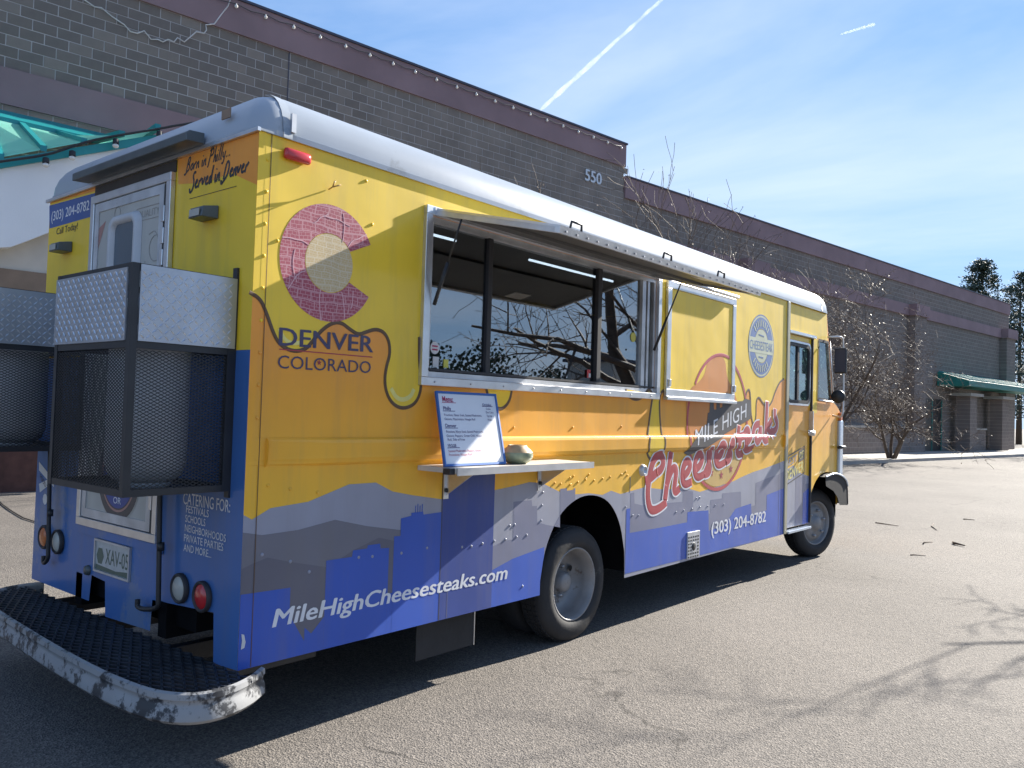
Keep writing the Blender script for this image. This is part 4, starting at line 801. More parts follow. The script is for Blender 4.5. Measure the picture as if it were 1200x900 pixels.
# gas cages ----------------------------------------------------------------------------
def cage(name, y0, y1, x0, z0, z1, zp, label):
    c = empty(name, (0, 0, 0), parent=T, label=label); x1 = -.012
    bar = .016; mb = MB()
    for x in (x0, x1-bar*2):
        for y in (y0, y1-bar*2): mb.box(x, x+bar*2, y, y+bar*2, z0, z1)
    for z in (z0, zp-.03, z1-.03):
        for x in (x0, x1-bar*2): mb.box(x+.002, x+bar*2-.002, y0+bar*2, y1-bar*2, z, z+.03)
        for y in (y0, y1-bar*2): mb.box(x0+bar*2, x1-bar*2, y+.002, y+bar*2-.002, z, z+.03)
    mb.build('cage_frame', M_black, c)
    mb = MB(); mb.box(x0+.01, x1-.01, y0+.01, y1-.01, z0+.002, z0+.012); mb.build('cage_floor', M_black, c)
    for nm, fn in (('side', lambda a, b, h: (a, y0+.006-h, b)), ('end', lambda a, b, h: (x0+.006-h, a, b)), ('back', lambda a, b, h: (a, y1-.006+h, b))):
        a0, a1 = (x0+.03, x1-.03) if nm != 'end' else (y0+.03, y1-.03)
        mb = MB(); diamonds(mb, a0, a1, z0+.03, zp-.03, .030, .015, .0030, .003, fn); mb.build('mesh_panel', M_black, c, kind='stuff')
        if nm == 'back': continue
        h0 = -.004 if nm == 'side' else .004
        mb = MB()
        if nm == 'side': mb.box(x0+.034, x1, y0-.006, y0-.001, zp, z1-.004)
        else: mb.box(x0-.006, x0-.001, y0+.034, y1-.004, zp, z1-.02)
        pl = mb.build('tread_plate', M_tread, c)
        mb = MB(); lo_, hi_ = (x0+.05, x1-.015) if nm == 'side' else (y0+.05, y1-.02); k = 0; sp2 = .027
        nz_ = int((z1-zp-.03)/sp2*1.0)
        for iz in range(nz_):
            for ix in range(int((hi_-lo_)/sp2)+1):
                ca, cb = lo_+ix*sp2, zp+.02+iz*sp2; s2 = 1 if (ix+iz) % 2 else -1
                if ca > hi_: continue
                dx_, dz_ = .0165*.7071, .0165*.7071*s2; nx_, nz2 = -.0042*.7071*s2, .0042*.7071
                pts = [(ca-dx_, cb-dz_, 0), (ca+nx_, cb+nz2, 0), (ca+dx_, cb+dz_, 0), (ca-nx_, cb-nz2, 0), (ca-dx_*.5, cb-dz_*.5, .0028), (ca+dx_*.5, cb+dz_*.5, .0028)]
                pl_ = [((a, y0-.006-h, b) if nm == 'side' else (x0-.006-h, a, b)) for a, b, h in pts]
                mb.add(pl_, [(0,1,4), (1,2,5), (1,5,4), (2,3,5), (3,0,4), (3,4,5)])
        mb.build('tread_lugs', M_lug, pl, kind='stuff') if False else mb.build('tread_lugs', M_lug, c, kind='stuff')
    for y in (y0, y1-.03): mb = MB(); mb.box(-.012, -.001, y, y+.035, z0-.03, z1+.05); mb.build('mounting_strap', M_black, c)
    return c
cage('gas_bottle_cage', .115, .875, -.50, 1.205, 2.195, 1.865, 'black mesh gas bottle cage with tread plate top, right of the rear door')
cage('gas_bottle_cage', 1.66, 2.42, -.55, 1.31, 2.205, 1.90, 'black mesh gas bottle cage with tread plate top, left of the rear door')
def tank(x, y, z0, z1, r, label):
    t = empty('gas_bottle', (x, y, z0), label=label, cat='gas bottle', group='gas bottles in the rear cages')
    mb = MB(); h = z1-z0; mb.lathe([(.02, .001), (.02, r*.6), (.05, r*.88), (.11, r), (h*.5, r*1.004), (h*.5+.01, r), (h-.16, r), (h-.09, r*.86), (h-.05, r*.5), (h-.045, .001)], 36, ax='z'); mb.build('bottle_body', M_tank, t)
    mb = MB(); mb.lathe([(0, r*.62), (.03, r*.64), (.03, r*.6), (0, r*.58)], 28, ax='z', closed=True); mb.build('foot_ring', M_tank, t)
    mb = MB(); mb.lathe([(h-.07, r*.62), (h+.06, r*.62), (h+.06, r*.58), (h-.07, r*.58)], 28, ax='z', closed=True); mb.build('collar', M_tank, t)
    mb = MB(); mb.tube([(0, 0, h-.05), (0, 0, h+.03)], .02, 8); mb.tube([(-.03, 0, h+.02), (.03, 0, h+.02)], .012, 6); mb.build('valve', M_nut, t)
tank(-.265, .40, 1.218, 2.02, .175, 'pale grey gas bottle inside the mesh cage right of the rear door')
tank(-.29, 1.98, 1.323, 2.02, .175, 'pale grey gas bottle inside the mesh cage left of the rear door')
# ------------------------------------------------------------------ cab
CAB = empty('cab', (0, 0, 0), parent=T, label='driver cab with sliding door, mirror and front wing')
X0 = LB+.075
archf = [(7.12, .43), (7.14, .56), (7.20, .72), (7.32, .88), (7.50, .985), (7.74, 1.02), (7.98, .985), (8.16, .89)]
archf = [archf[0]]+chaikin(archf[1:], 2)
front = [(8.20, .89), (8.21, 1.60), (8.17, 1.74), (8.06, 1.80), (7.92, 1.84), (7.74, 2.56), (7.66, ZT)]
qwin = [(7.39, 1.865), (7.885, 1.855), (7.72, 2.545), (7.40, 2.545)]
dx0, dx1 = X0+.005, 7.235
door = [(dx0, .45), (dx1, .45), (dx1, 2.54), (dx0, 2.54)]
side = [(dx1, .43)]+[(p if p[0] > dx1 else None) for p in archf if p[0] > dx1]+front+[(X0, ZT), (X0, 2.55), (dx1, 2.55)]
side = [(dx1, .78)]+[p for p in archf if p[0] > dx1+.02]+front+[(X0, ZT), (X0, 2.55), (dx1, 2.55)]
put('cab_side', fill2d([side, qwin[::-1]]), M_org, CAB, 0, base=.012, wrap=False)
put('cab_header', fill2d([[(X0, 2.56), (7.70, 2.56), (7.655, ZT-.002), (X0, ZT-.002)]]), M_yel, CAB, 1, base=.012, wrap=False)
put('cab_pillar_print', fill2d([[(dx1, 1.70), (7.385, 1.70), (7.395, 2.55), (dx1, 2.55)]]), M_yel, CAB, 1, base=.012, wrap=False)
mb = MB(); mb.box(LB+.002, X0-.002, -.014, .03, ZB, ZT-.006); mb.build('body_pillar', M_pill, CAB, bevel=.006)
mb = MB()
fr = [(8.16, .60)]+front
def across(nm, pr, m):
    k = len(pr); mb = MB(); mb.add([(x, .02, z) for x, z in pr]+[(x+.06, W/2, z) for x, z in pr]+[(x, W-.02, z) for x, z in pr], [(i, i+1, k+i+1, k+i) for i in range(k-1)]+[(k+i, k+i+1, 2*k+i+1, 2*k+i) for i in range(k-1)], True); return mb.build(nm, m, CAB)
across('cab_nose', [(8.16, .60)]+front[:5], M_org); across('windscreen', front[4:6], M_cglass); across('cab_brow', front[5:], M_yel)
far = [(LB, .5), (8.1, .5), (8.16, 1.7), (7.90, 1.84), (7.70, 2.6), (7.62, ZT-.01), (LB, ZT-.01)]; fw_ = [(6.6, 1.75), (7.75, 1.8), (7.60, 2.5), (6.6, 2.5)]
v2, f2 = fill2d([far, fw_[::-1]]); mb = MB(); mb.add([(a, W-.01, b) for a, b, *_ in v2], f2); mb.build('cab_far_side', M_yel, CAB)
v2, f2 = fill2d([fw_]); mb = MB(); mb.add([(a, W-.012, b) for a, b, *_ in v2], f2); mb.build('far_window', M_cglass, CAB)
mb = MB(); mb.box(7.10, 8.2, .45, .50, .45, 1.2); mb.box(7.08, 7.12, .04, .5, .45, 1.2); mb.box(7.12, 8.2, .04, .45, 1.06, 1.1); mb.box(8.10, 8.14, .03, .45, .45, 1.06); mb.build('front_wheel_house', M_chas, CAB)
DR = empty('cab_door', (0, 0, 0), parent=T, label='cab door with sliding window and small printed sign')
dwin = [S(924.5,402), S(952,408.5), S(950.5,473.5), S(924,470.5)]
wq = [(6.53, 1.80), (7.165, 1.80), (7.165, 2.455), (6.53, 2.455)]
put('door_skin', fill2d([door, wq[::-1]]), M_org, DR, 0, base=.035, wrap=False)
put('door_print', fill2d([[(dx0, 2.05), (6.53-.03, 2.05), (6.53-.03, 2.49), (7.19, 2.49), (7.19, 1.76), (dx1, 1.76), (dx1, 2.538), (dx0, 2.538)]]), M_yel, DR, 1, base=.035, wrap=False)
dm = [(dx0, 1.06), (6.75, 1.12), (7.0, 1.02), (dx1, .98)]
put('door_print', fill2d([[(dx0, .452), (dx1, .452)]+dm[::-1]]), M_mt1, DR, 1, base=.035, wrap=False)
put('door_print', fill2d([[(6.82, .452), (dx1, .452), (dx1, .90), (7.12, .90), (7.12, .985), (6.92, .985), (6.92, 1.035), (6.82, 1.035)]]), M_sl, DR, 2, base=.035, wrap=False)
put('door_print', fill2d([[(7.05, .453), (dx1, .453), (dx1, .85), (7.05, .80)]]), M_blu, DR, 3, base=.035, wrap=False)
mb = MB(); mb.box(dx1-.012, dx1+.008, .010, .034, .46, 2.54); mb.build('door_seam', M_gasket, DR)
def wframe(parent, poly, wd, y0, m, nm):
    c = (sum(p[0] for p in poly)/len(poly), sum(p[1] for p in poly)/len(poly)); inn = [(c[0]+(p[0]-c[0])*(1-wd/abs(poly[0][0]-c[0])), c[1]+(p[1]-c[1])*(1-wd/abs(poly[0][1]-c[1]))) for p in poly]
    k = len(poly); mb = MB(); mb.add([(a, y0, b) for a, b in poly]+[(a, y0-.014, b) for a, b in poly]+[(a, y0-.014, b) for a, b in inn]+[(a, y0+.01, b) for a, b in inn], [(r_*k+j, r_*k+(j+1) % k, (r_+1)*k+(j+1) % k, (r_+1)*k+j) for r_ in range(3) for j in range(k)]); return mb.build(nm, m, parent)
wframe(DR, rrect(6.505, 7.19, 1.775, 2.48, .07), .022, .034, M_alu, 'window_frame'); wframe(DR, rrect(6.527, 7.168, 1.797, 2.458, .06), .03, .034, M_gasket, 'window_seal')
mb = MB(); mb.box(6.53, 7.165, .040, .044, 1.80, 2.455); mb.build('door_glass', M_cglass, DR)
mb = MB(); mb.box(6.80, 6.85, .026, .05, 1.81, 2.45); mb.build('window_mullion', M_gasket, DR)
mb = MB(); mb.box(7.20, 7.222, -.012, .034, 1.45, 1.72); mb.tube([(7.05, -.012, 1.50), (7.21, -.03, 1.47)], .008, 6); mb.lathe([(-.03, .001), (-.03, .03), (.03, .035)], 14, (7.205, 0, 1.47)); mb.build('door_handle', M_alu, DR)
mb = MB(); mb.box(X0, dx1+.03, -.015, .03, 2.545, 2.575); mb.build('door_rail', M_alu, DR)
mb = MB(); mb.box(X0+.01, 7.16, -.03, .12, .405, .432); mb.build('cab_step', M_trim, DR, bevel=.004)
# small sign on the door
sg = [S(859+40,0)] if False else None
q4 = [(6.50, .90), (7.08, 1.02), (7.08, 1.33), (6.50, 1.21)]
put('door_sign', fill2d([q4, [(q[0]+(.012 if i in (0, 3) else -.012), q[1]+(.014 if i < 2 else -.014)) for i, q in enumerate(q4)][::-1]]), M_chr, DR, 4, base=.035, wrap=False)
put('door_sign', fill2d([[(6.90, 1.145), (7.06, 1.178), (7.06, 1.305), (6.90, 1.272)]]), M_chr, DR, 4, base=.035, wrap=False)
lettering('lettering', 'DENVER', (6.53, .945), (7.05, 1.05), .12, M_hi, DR, 4.5, base=.035, bold=.03, wrap=False)
lettering('lettering', 'BEST', (6.53, 1.10), (6.86, 1.165), .08, M_mt1, DR, 4.5, base=.035, bold=.02, wrap=False)
lettering('lettering', 'OF', (6.92, 1.175), (7.04, 1.20), .08, M_hi, DR, 5, base=.035, bold=.02, wrap=False)
# quarter window, trim
cq = (sum(p[0] for p in qwin)/4, sum(p[1] for p in qwin)/4); qo = [(cq[0]+(p[0]-cq[0])*1.06, cq[1]+(p[1]-cq[1])*1.03) for p in qwin]; qi = [(cq[0]+(p[0]-cq[0])*.90, cq[1]+(p[1]-cq[1])*.95) for p in qwin]
put('quarter_window_seal', fill2d([qo, qi[::-1]]), M_gasket, CAB, 6, base=.012, wrap=False)
put('quarter_window_glass', fill2d([qwin]), M_cglass, CAB, 0, base=.022, wrap=False)
mb = MB(); mb.tube([(7.90, -.004, 1.845), (7.735, -.004, 2.55)], .008, 6); mb.tube([(7.39, -.004, 1.85), (7.90, -.004, 1.84)], .010, 6); mb.build('quarter_window_trim', M_alu, CAB)
mb = MB(); mb.box(8.10, 8.225, -.022, .02, .96, 1.62); mb.build('front_trim', M_trim, CAB, bevel=.012)
mb = MB(); mb.tube([(8.03, -.03, 1.30), (8.20, -.05, 1.30)], .02, 8); mb.build('hood_latch', M_black, CAB)
mb = MB(); mb.box(8.12, 8.20, -.02, .015, 1.62, 1.72); mb.build('front_lamp', M_lamb, CAB, bevel=.012)
# wheel-arch guard: bent sheet, its sunlit top edge painted as a pale tube
g0 = chaikin([(7.52, .965), (7.8, 1.0), (8.12, .95), (8.30, .86), (8.33, .60)], 2)
mb = MB(); k = len(g0); mb.add([(x, -.06, z) for x, z in g0]+[(x, .34, z) for x, z in g0], [(i, i+1, k+i+1, k+i) for i in range(k-1)], True); mb.build('wheel_guard', M_rub, CAB); mb = MB(); mb.tube([(x, -.06, z+.004) for x, z in g0[:len(g0)*3//4]], .012, 6); mb.build('wheel_guard_lit_edge', M_trim, CAB)
g1 = [(x-.006, z-.012) for x, z in g0]; ins = [(7.55, .90), (7.80, .90), (8.02, .84), (8.12, .72), (8.15, .60)]; mb = MB()
put('wheel_guard_flap', fill2d([g1+[(8.02, .61), (7.95, .70), (7.80, .79), (7.54, .86)]]), M_rub, CAB, 0, base=-.055, wrap=False)
mb = MB(); mb.box(8.05, 8.36, .1, W-.1, .42, .66); mb.build('front_bumper', M_black, CAB, bevel=.02)
mb = MB(); mb.box(LB+.0, 7.0, .10, W-.1, .55, .60); mb.build('cab_floor', M_chas, CAB)
for x, y, z in ((6.95, 1.75, 1.05), (6.95, .6, 1.05)):
    mb = MB(); mb.box(x-.25, x+.2, y-.25, y+.25, z-.45, z); mb.box(x-.32, x-.18, y-.24, y+.24, z, z+.75); mb.build('cab_seat', M_chas, CAB, bevel=.04)
mb = MB(); mb.tube([(7.40+.19*math.cos(R(20*i))*.4, 1.75+.2*math.sin(R(20*i)), 1.55+.19*math.cos(R(20*i))) for i in range(19)], .012, 6); mb.build('steering_wheel', M_black, CAB)
mb = MB(); mb.box(7.55, 8.0, .06, W-.1, 1.0, 1.68); mb.build('dashboard', M_chas, CAB, bevel=.03)
# mirror
MI = empty('wing_mirror', (0, 0, 0), parent=T, label='tall wing mirror on a tube bracket')
mb = MB(); mb.tube(chaikin([(7.66, .0, 2.60), (7.70, -.14, 2.605), (7.755, -.15, 2.58), (7.78, -.15, 2.2), (7.80, -.15, 1.75), (7.77, -.14, 1.655), (7.88, .0, 1.68)], 1), .012, 8); mb.build('mirror_bracket', M_aluw, MI)
mb = MB(); mb.box(7.66, 7.70, -.22, -.08, 2.17, 2.47); mb.build('mirror_head', M_black, MI, bevel=.015); mb = MB(); mb.box(7.656, 7.6595, -.208, -.092, 2.19, 2.45); mb.build('mirror_glass', M_cap, MI)
mb = MB(); mb.lathe([(7.62, .001), (7.62, .075), (7.65, .08), (7.69, .05), (7.695, .001)], 24, (0, -.14, 1.90), 'x'); mb.build('convex_mirror', M_black, MI)
mb = MB(); mb.tube([(7.78, -.15, 2.3), (7.69, -.15, 2.3)], .01, 6); mb.tube([(7.79, -.15, 1.9), (7.68, -.14, 1.9)], .01, 6); mb.build('mirror_arm', M_black, MI)
# ------------------------------------------------------------------ wheels
def tyre_profile(w_, r): return [(0.02, .255), (.0, .275), (-.004, .31), (.006, r-.045), (.022, r-.012), (.05, r), (w_-.05, r), (w_-.022, r-.012), (w_-.006, r-.045), (w_, .31), (w_, .275), (w_-.02, .255)]
def wheel(cx, y0, front, far=False):
    yp = y0+.11; g = empty('wheel', (cx, yp, WR), R(-15) if front else 0, parent=T, label='steered front wheel' if front else 'deep-dished rear wheel'); sgn = -1 if far else 1; y0 -= yp
    def pl(p): return [(y0+sgn*a, r) for a, r in p]
    mb = MB(); mb.lathe(pl(tyre_profile(.225, WR)), 56); 
    mb.build('tyre', M_rub, g)
    mb = MB()
    for i in range(64):                                   # tread blocks
        a = 2*math.pi*i/64
        for yy in (.055, .098, .141):
            p = [];
            for rr in (WR-.002, WR+.006 if True else 0):
                for da, dy in ((-.036, 0), (.036, 0), (.036, .032), (-.036, .032)): p.append((rr*math.cos(a+da), y0+sgn*(yy+dy), rr*math.sin(a+da)))
            mb.hexa(p)
    mb.build('tread_blocks', M_rub, g, kind='stuff')
    if front: pr_ = [(.022, .262), (.014, .255), (.018, .243), (.05, .235), (.075, .225), (.05, .205), (.034, .175), (.03, .12), (.028, .09), (.0, .075), (-.015, .05), (-.016, .001)]
    else: pr_ = [(.022, .262), (.010, .257), (.014, .246), (.05, .238), (.07, .225), (.10, .222), (.155, .205), (.18, .17), (.178, .13), (.172, .085), (.13, .072), (.09, .065), (.08, .05), (.078, .001)]
    mb = MB(); mb.lathe(pl(pr_), 48); rim = mb.build('rim', M_rim, g)
    nn = 8 if not front else 6; rb = .15 if front else .112; yb = .03 if front else .176
    for i in range(nn):
        a = 2*math.pi*i/nn+.3; mb = MB(); mb.lathe([(y0+sgn*(yb+.01), .018), (y0+sgn*(yb-.03), .016), (y0+sgn*(yb-.034), .001)], 6, (rb*math.cos(a), 0, rb*math.sin(a))); mb.build('wheel_nut', M_nut, g)
    if not front:
        for i in range(2):
            a = 3.6+i*math.pi; mb = MB(); mb.lathe([(y0+.158, .001), (y0+.158, .022)], 14, (.165*math.cos(a), 0, .165*math.sin(a))); mb.build('hand_hole', M_dark, g)
    return g
wheel(RWX, .055, False); wheel(FWX, .10, True)
for cx, y0 in ((RWX, .30), (RWX, W-.28), (RWX, W-.53), (FWX, W-.35)):
    g = empty('wheel', (cx, 0, WR), parent=T); mb = MB(); mb.lathe([(y0+a, r) for a, r in tyre_profile(.225, WR)], 40); mb.build('tyre', M_rub, g)
    mb = MB(); mb.lathe([(y0+.06, .001), (y0+.06, .26), (y0+.10, .26), (y0+.10, .001)], 30); mb.build('rim', M_chas, g)
CHS = empty('chassis', (0, 0, 0), parent=T)
mb = MB()
for y in (.65, W-.73): mb.box(.0, 7.9, y, y+.08, .42, .60)
mb.build('frame_rail', M_chas, CHS); mb = MB(); mb.tube([(RWX, .2, WR), (RWX, W-.2, WR)], .06, 12); mb.lathe([(W/2-.2, .06), (W/2-.1, .17), (W/2+.1, .17), (W/2+.2, .06)], 20, (RWX, 0, WR)); mb.build('rear_axle', M_chas, CHS)
mb = MB(); mb.box(FWX-.05, FWX+.05, .3, W-.3, .30, .40); mb.build('front_axle', M_chas, CHS)
mb = MB(); mb.box(3.6, 5.6, .5, 1.0, .30, .58); mb.box(4.2, 5.8, 1.4, 1.9, .28, .58); mb.build('under_tank', M_chas, CHS, bevel=.03)
# wheel house behind the rear arch (closed dark box) with bright torn edge
mb = MB(); mb.add([(2.15, .004, ZB), (2.15, .62, ZB), (2.15, .62, 1.08), (2.15, .004, 1.08), (3.36, .004, ZB), (3.36, .62, ZB), (3.36, .62, 1.08), (3.36, .004, 1.08)], [(0,1,2,3), (4,7,6,5), (1,5,6,2), (2,6,7,3)]); mb.build('wheel_house', M_chas, CHS)
tl = [S(*q, .55) for q in ((688,616),(694,617),(695,620),(700,617),(706,611),(711,616),(718,615.5),(719,611),(724,613),(726,608),(729,613),(722,618),(718,618.5),(705,620),(690,619))]
v2, f2 = fill2d([tl]); mb = MB(); mb.add([(a, .55, b) for a, b, *_ in v2], f2); mb.build('torn_liner', M_sticker, CHS)
mb = MB(); mb.box(1.22, 1.71, .11, .118, .165, .42); mb.build('mud_flap', M_rub, CHS); mb = MB(); mb.box(1.707, 1.714, .105, .123, .165, .42); mb.build('flap_edge', M_alu, CHS)
for x0, x1, y in ((3.32, LB, .35), (.05, 2.2, .45)):
    mb = MB(); mb.box(x0, x1, y, W-y, .48, .60); mb.build('underbody_light_block', M_chas, CHS)  # dark boxes added under the floor to block light

# ================================================================== MENU BOARD, POT
bl, br_, tr_, tl_ = Vector((1.085, -.20, 1.303)), Vector((1.60, -.20, 1.303)), Vector((1.662, -.05, 1.725)), Vector((1.147, -.05, 1.715))
MN = empty('menu_board', (1.34, -.2, 1.303), label='white menu board with blue frame leaning on the serving shelf', cat='menu board')
inv = Matrix.Translation(-Vector((1.34, -.2, 1.303)))
def bpt(a, b, h=0): p = bl+(br_-bl)*a+(tl_-bl)*b; n_ = (br_-bl).cross(tl_-bl).normalized(); q = p+n_*h; return tuple(inv @ q)
def bbox(a0, a1, b0, b1, h0, h1, m, nm):
    mb = MB(); mb.hexa([bpt(a, b, h) for h in (h0, h1) for a, b in ((a0, b0), (a1, b0), (a1, b1), (a0, b1))]); return mb.build(nm, m, MN)
bbox(.015, .985, .02, .98, -.004, .0, M_board, 'board_face')
for a0, a1, b0, b1 in ((0, 1, 0, .03), (0, 1, .97, 1), (0, .024, .03, .97), (.976, 1, .03, .97)): bbox(a0, a1, b0, b1, -.008, .006, M_bfr, 'board_frame')
def btext(s, a0, a1, b, h, m, bold=.0):
    vs, fs = text2d(s, bold); x0 = min(v[0] for v in vs); x1 = max(v[0] for v in vs); mb = MB(); mb.add([bpt(a0+(a1-a0)*(v[0]-x0)/(x1-x0), b+v[1]*h/.7, .0015) for v in vs], fs); return mb.build('handwriting', m, MN)
btext('Menu:', .09, .26, .86, .075, M_inkr, .02); btext('Drinks', .74, .89, .82, .035, M_inkb, .01)
btext('Coke', .79, .87, .765, .03, M_inkb); btext('Diet Coke', .78, .91, .715, .03, M_inkb); btext('Sprite', .79, .88, .665, .03, M_inkb); btext('Water', .79, .88, .61, .03, M_inkb)
btext('Philly', .09, .21, .745, .05, M_inkb, .01); btext('Provolone, Ribeye Steak, Sauteed Mushrooms,', .09, .70, .665, .032, M_inkr if False else M_inkb); btext('Onions, Mayonnaise, Hoagie Roll', .09, .58, .61, .032, M_inkb)
btext('Denver', .09, .26, .515, .045, M_inkb, .01); btext('Provolone, Ribeye Steak, Sauteed Mushrooms,', .09, .69, .44, .032, M_inkb); btext('Onions, Peppers, Green Chili, Hoagie', .09, .66, .385, .032, M_inkb); btext('Roll, Side of Fries', .10, .37, .335, .032, M_inkb)
btext('VEGGIE', .09, .22, .25, .042, M_inkb, .01); btext('Sauteed Mushrooms, Peppers, Onions,', .09, .62, .185, .032, M_inkr); btext('Provolone, Hoagie Roll', .09, .45, .135, .032, M_inkr)
for a0, a1, b in ((.08, .30, .845), (.08, .27, .73), (.08, .28, .50), (.08, .27, .238), (.73, .91, .81)): bbox(a0, a1, b, b+.007, .0008, .0016, M_inkr if b > .84 else M_inkb, 'underline')
PT = empty('clay_pot', (1.74, -.17, 1.3005), label='small rounded green and tan pot on the shelf beside the menu board', cat='pot')
mb = MB(); mb.lathe([(0, .001), (0, .055), (.02, .085), (.045, .098), (.068, .095)], 28, ax='z'); mb.build('pot_base', M_pot, PT)
mb = MB(); mb.lathe([(.0685, .0955), (.085, .082), (.10, .062), (.112, .056), (.112, .048), (.09, .05), (.07, .06), (.07, .001)], 28, ax='z'); mb.build('pot_rim', M_potl, PT)
# ================================================================== BUILDING
B = empty('brick_building', BO, BA, label='long dark brown block building with mauve bands behind the truck', cat='building')
def bbx(nm, m, s0, s1, n0, n1, z0, z1, parent=None, bevel=0, **k):
    mb = MB(); mb.box(s0, s1, n0, n1, z0, z1); return mb.build(nm, m, parent or B, bevel=bevel, **k)
SX = -23.1; BH, CH_ = .43, .2143
bbx('wall', M_mort, -62, SX, .014, .6, 0, 10.4, label='tall block wall')
bbx('coping_band', M_mauve, -62, SX+.04, -.05, .62, 9.985, 10.74); bbx('metal_cap', M_cap, -62, SX+.08, -.09, .66, 10.742, 10.80)
bbx('mauve_band', M_mauve, -62, SX+.2, -.04, .012, 7.135, 7.835)
nb = 0; blockme = None; rest = MB()
cand = []
for zlo, zhi in ((7.84, 9.985), (5.62, 7.13)):
    r_ = 0; z = zlo if zlo > 7 else zhi-CH_*7
    while z+CH_ <= zhi+.01:
        s = -44.6+(BH/2 if r_ % 2 else 0)
        while s < SX-.2:
            cand.append((s, z)); s += BH
        z += CH_; r_ += 1
bm_ = MB(); bm_.add([(.009, .0135, .009), (BH-.009, .0135, .009), (BH-.009, .0135, CH_-.009), (.009, .0135, CH_-.009), (.011, .006, .011), (BH-.011, .006, .011), (BH-.011, .006, CH_-.011), (.011, .006, CH_-.011)], [(4,5,6,7), (0,1,5,4), (1,2,6,5), (2,3,7,6), (3,0,4,7)])
for m_ in (M_block,):
    n = m_.node_tree.nodes; l = m_.node_tree.links; b = n['Principled BSDF']; src = b.inputs['Base Color'].links[0].from_socket; oi = n.new('ShaderNodeObjectInfo'); mr = n.new('ShaderNodeMapRange'); mr.inputs[3].default_value = .82; mr.inputs[4].default_value = 1.2; l.new(oi.outputs['Random'], mr.inputs[0])
    vm = n.new('ShaderNodeVectorMath'); vm.operation = 'SCALE'; l.new(src, vm.inputs[0]); l.new(mr.outputs[0], vm.inputs['Scale']); l.new(vm.outputs[0], b.inputs['Base Color'])
bme = bm_.mesh('block'); bme.materials.append(M_block)
bmat2 = mat('brown_block_b', (0.178, 0.154, 0.136), rough=0.9, var=0.2, vscale=1.5, bump=0.4, bscale=50); bme2 = bme.copy(); bme2.materials.clear(); bme2.materials.append(bmat2)
cand.sort(key=lambda q: (q[0] > -33.5 or q[1] < 7, abs(q[0]+39)))
rb_ = random.Random(5)
for i, (s, z) in enumerate(cand):
    dy = rb_.uniform(-.003, .003)
    if i < 290:
        o = bpy.data.objects.new('block', bme if rb_.random() < .6 else bme2); o.location = (s, dy, z); link(o, B)
    else: rest.add([(v[0]+s, v[1]+dy, v[2]+z) for v in bm_.v], bm_.f)
rest.build('blocks', M_block, B, kind='stuff')
# lower, longer section
bbx('wall', M_brick, SX+.001, 16.3, .02, .6, 0, 9.2, label='lower block wall')
bbx('coping_band', M_mauve, SX+.045, 16.34, -.05, .62, 8.95, 9.66); bbx('metal_cap', M_cap, SX+.085, 16.4, -.09, .66, 9.662, 9.71)
bbx('mauve_band', M_mauve, SX+.205, 16.32, -.10, .018, 7.30, 7.88)
bbx('side_wall', M_brick, 15.9, 16.29, .61, 30, 0, 9.2)
bbx('roof_deck', M_cap, -62, 16, .62, 30, 9.0, 9.2)
for s0, s1 in ((.2, 1.7), (-16.0, -14.6), (14.6, 16.3)):
    p = bbx('pilaster', M_fbrick, s0, s1, -.38, .015, 0, 7.29); bbx('pilaster_cap', M_mauve, s0-.12, s1+.12, -.5, -.105, 7.295, 7.89, parent=p)
for s0, s1 in ((-14.4, -.1), (8.1, 10.4), (13.6, 14.3)):
    p = bbx('low_wall', M_fbrick, s0, s1, -.55, .015, 0, 1.34); bbx('wall_coping', M_conc, s0-.02, s1+.02, -.62, .01, 1.345, 1.44, parent=p)
for s0, s1 in ((5.2, 7.95), (10.6, 13.5)):
    p = bbx('porch_pillar', M_fbrick, s0+.9, s1-.8, -1.1, -.4, 0, 3.25); bbx('pillar_cap', M_conc, s0+.4, s1-.3, -1.3, -.2, 3.255, 3.42, parent=p)
for s0, s1, z0, z1 in ((2.2, 4.9, 0.1, 3.0), (-13.6, -8.2, 1.6, 3.4), (8.2, 10.3, 1.6, 3.2)):
    p = bbx('window' if z0 > 1 else 'entrance_door', M_dark, s0, s1, -.004, .016, z0, z1)
    for t in range(int((s1-s0)/1.35)+1):
        x = s0+t*(s1-s0)/max(1, int((s1-s0)/1.35)); bbx('mullion', M_teald if z0 < 1 else M_cap, x-.05, x+.05, -.03, -.0045, z0, z1, parent=p)
mb = MB(); mb.add([(4.1, -1.7, 3.75), (17.0, -1.7, 3.75), (17.0, -1.7, 4.05), (4.1, -1.7, 4.05), (4.1, -.05, 4.55), (17.0, -.05, 4.55), (4.1, -.05, 3.75), (17.0, -.05, 3.75)], [(0,1,2,3), (3,2,5,4), (0,3,4,6), (1,7,5,2), (0,6,7,1)])
tcn = mb.build('teal_canopy', M_teald, B, label='teal metal canopy over the far entrance')
for i in range(28):
    s = 4.3+i*.46; mb = MB(); mb.hexa([(s-.03, -1.72, 4.055), (s+.03, -1.72, 4.055), (s+.03, -.06, 4.555), (s-.03, -.06, 4.555), (s-.02, -1.72, 4.12), (s+.02, -1.72, 4.12), (s+.02, -.06, 4.62), (s-.02, -.06, 4.62)]); mb.build('seam_rib', M_teal, tcn)
p = lettering('house_number', '550', (-25.06, 9.11), (-24.25, 9.11), .40, M_num, B, 1, 'side', bold=.035, base=-.02, wrap=False); p.location = (0, -.02, 0)
mb = MB(); s_, z_ = onwall(339, 60); mb.box(s_-.012, s_+.012, -.006, -.001, 7.84, 9.98); mb.build('control_joint', M_cap, B)

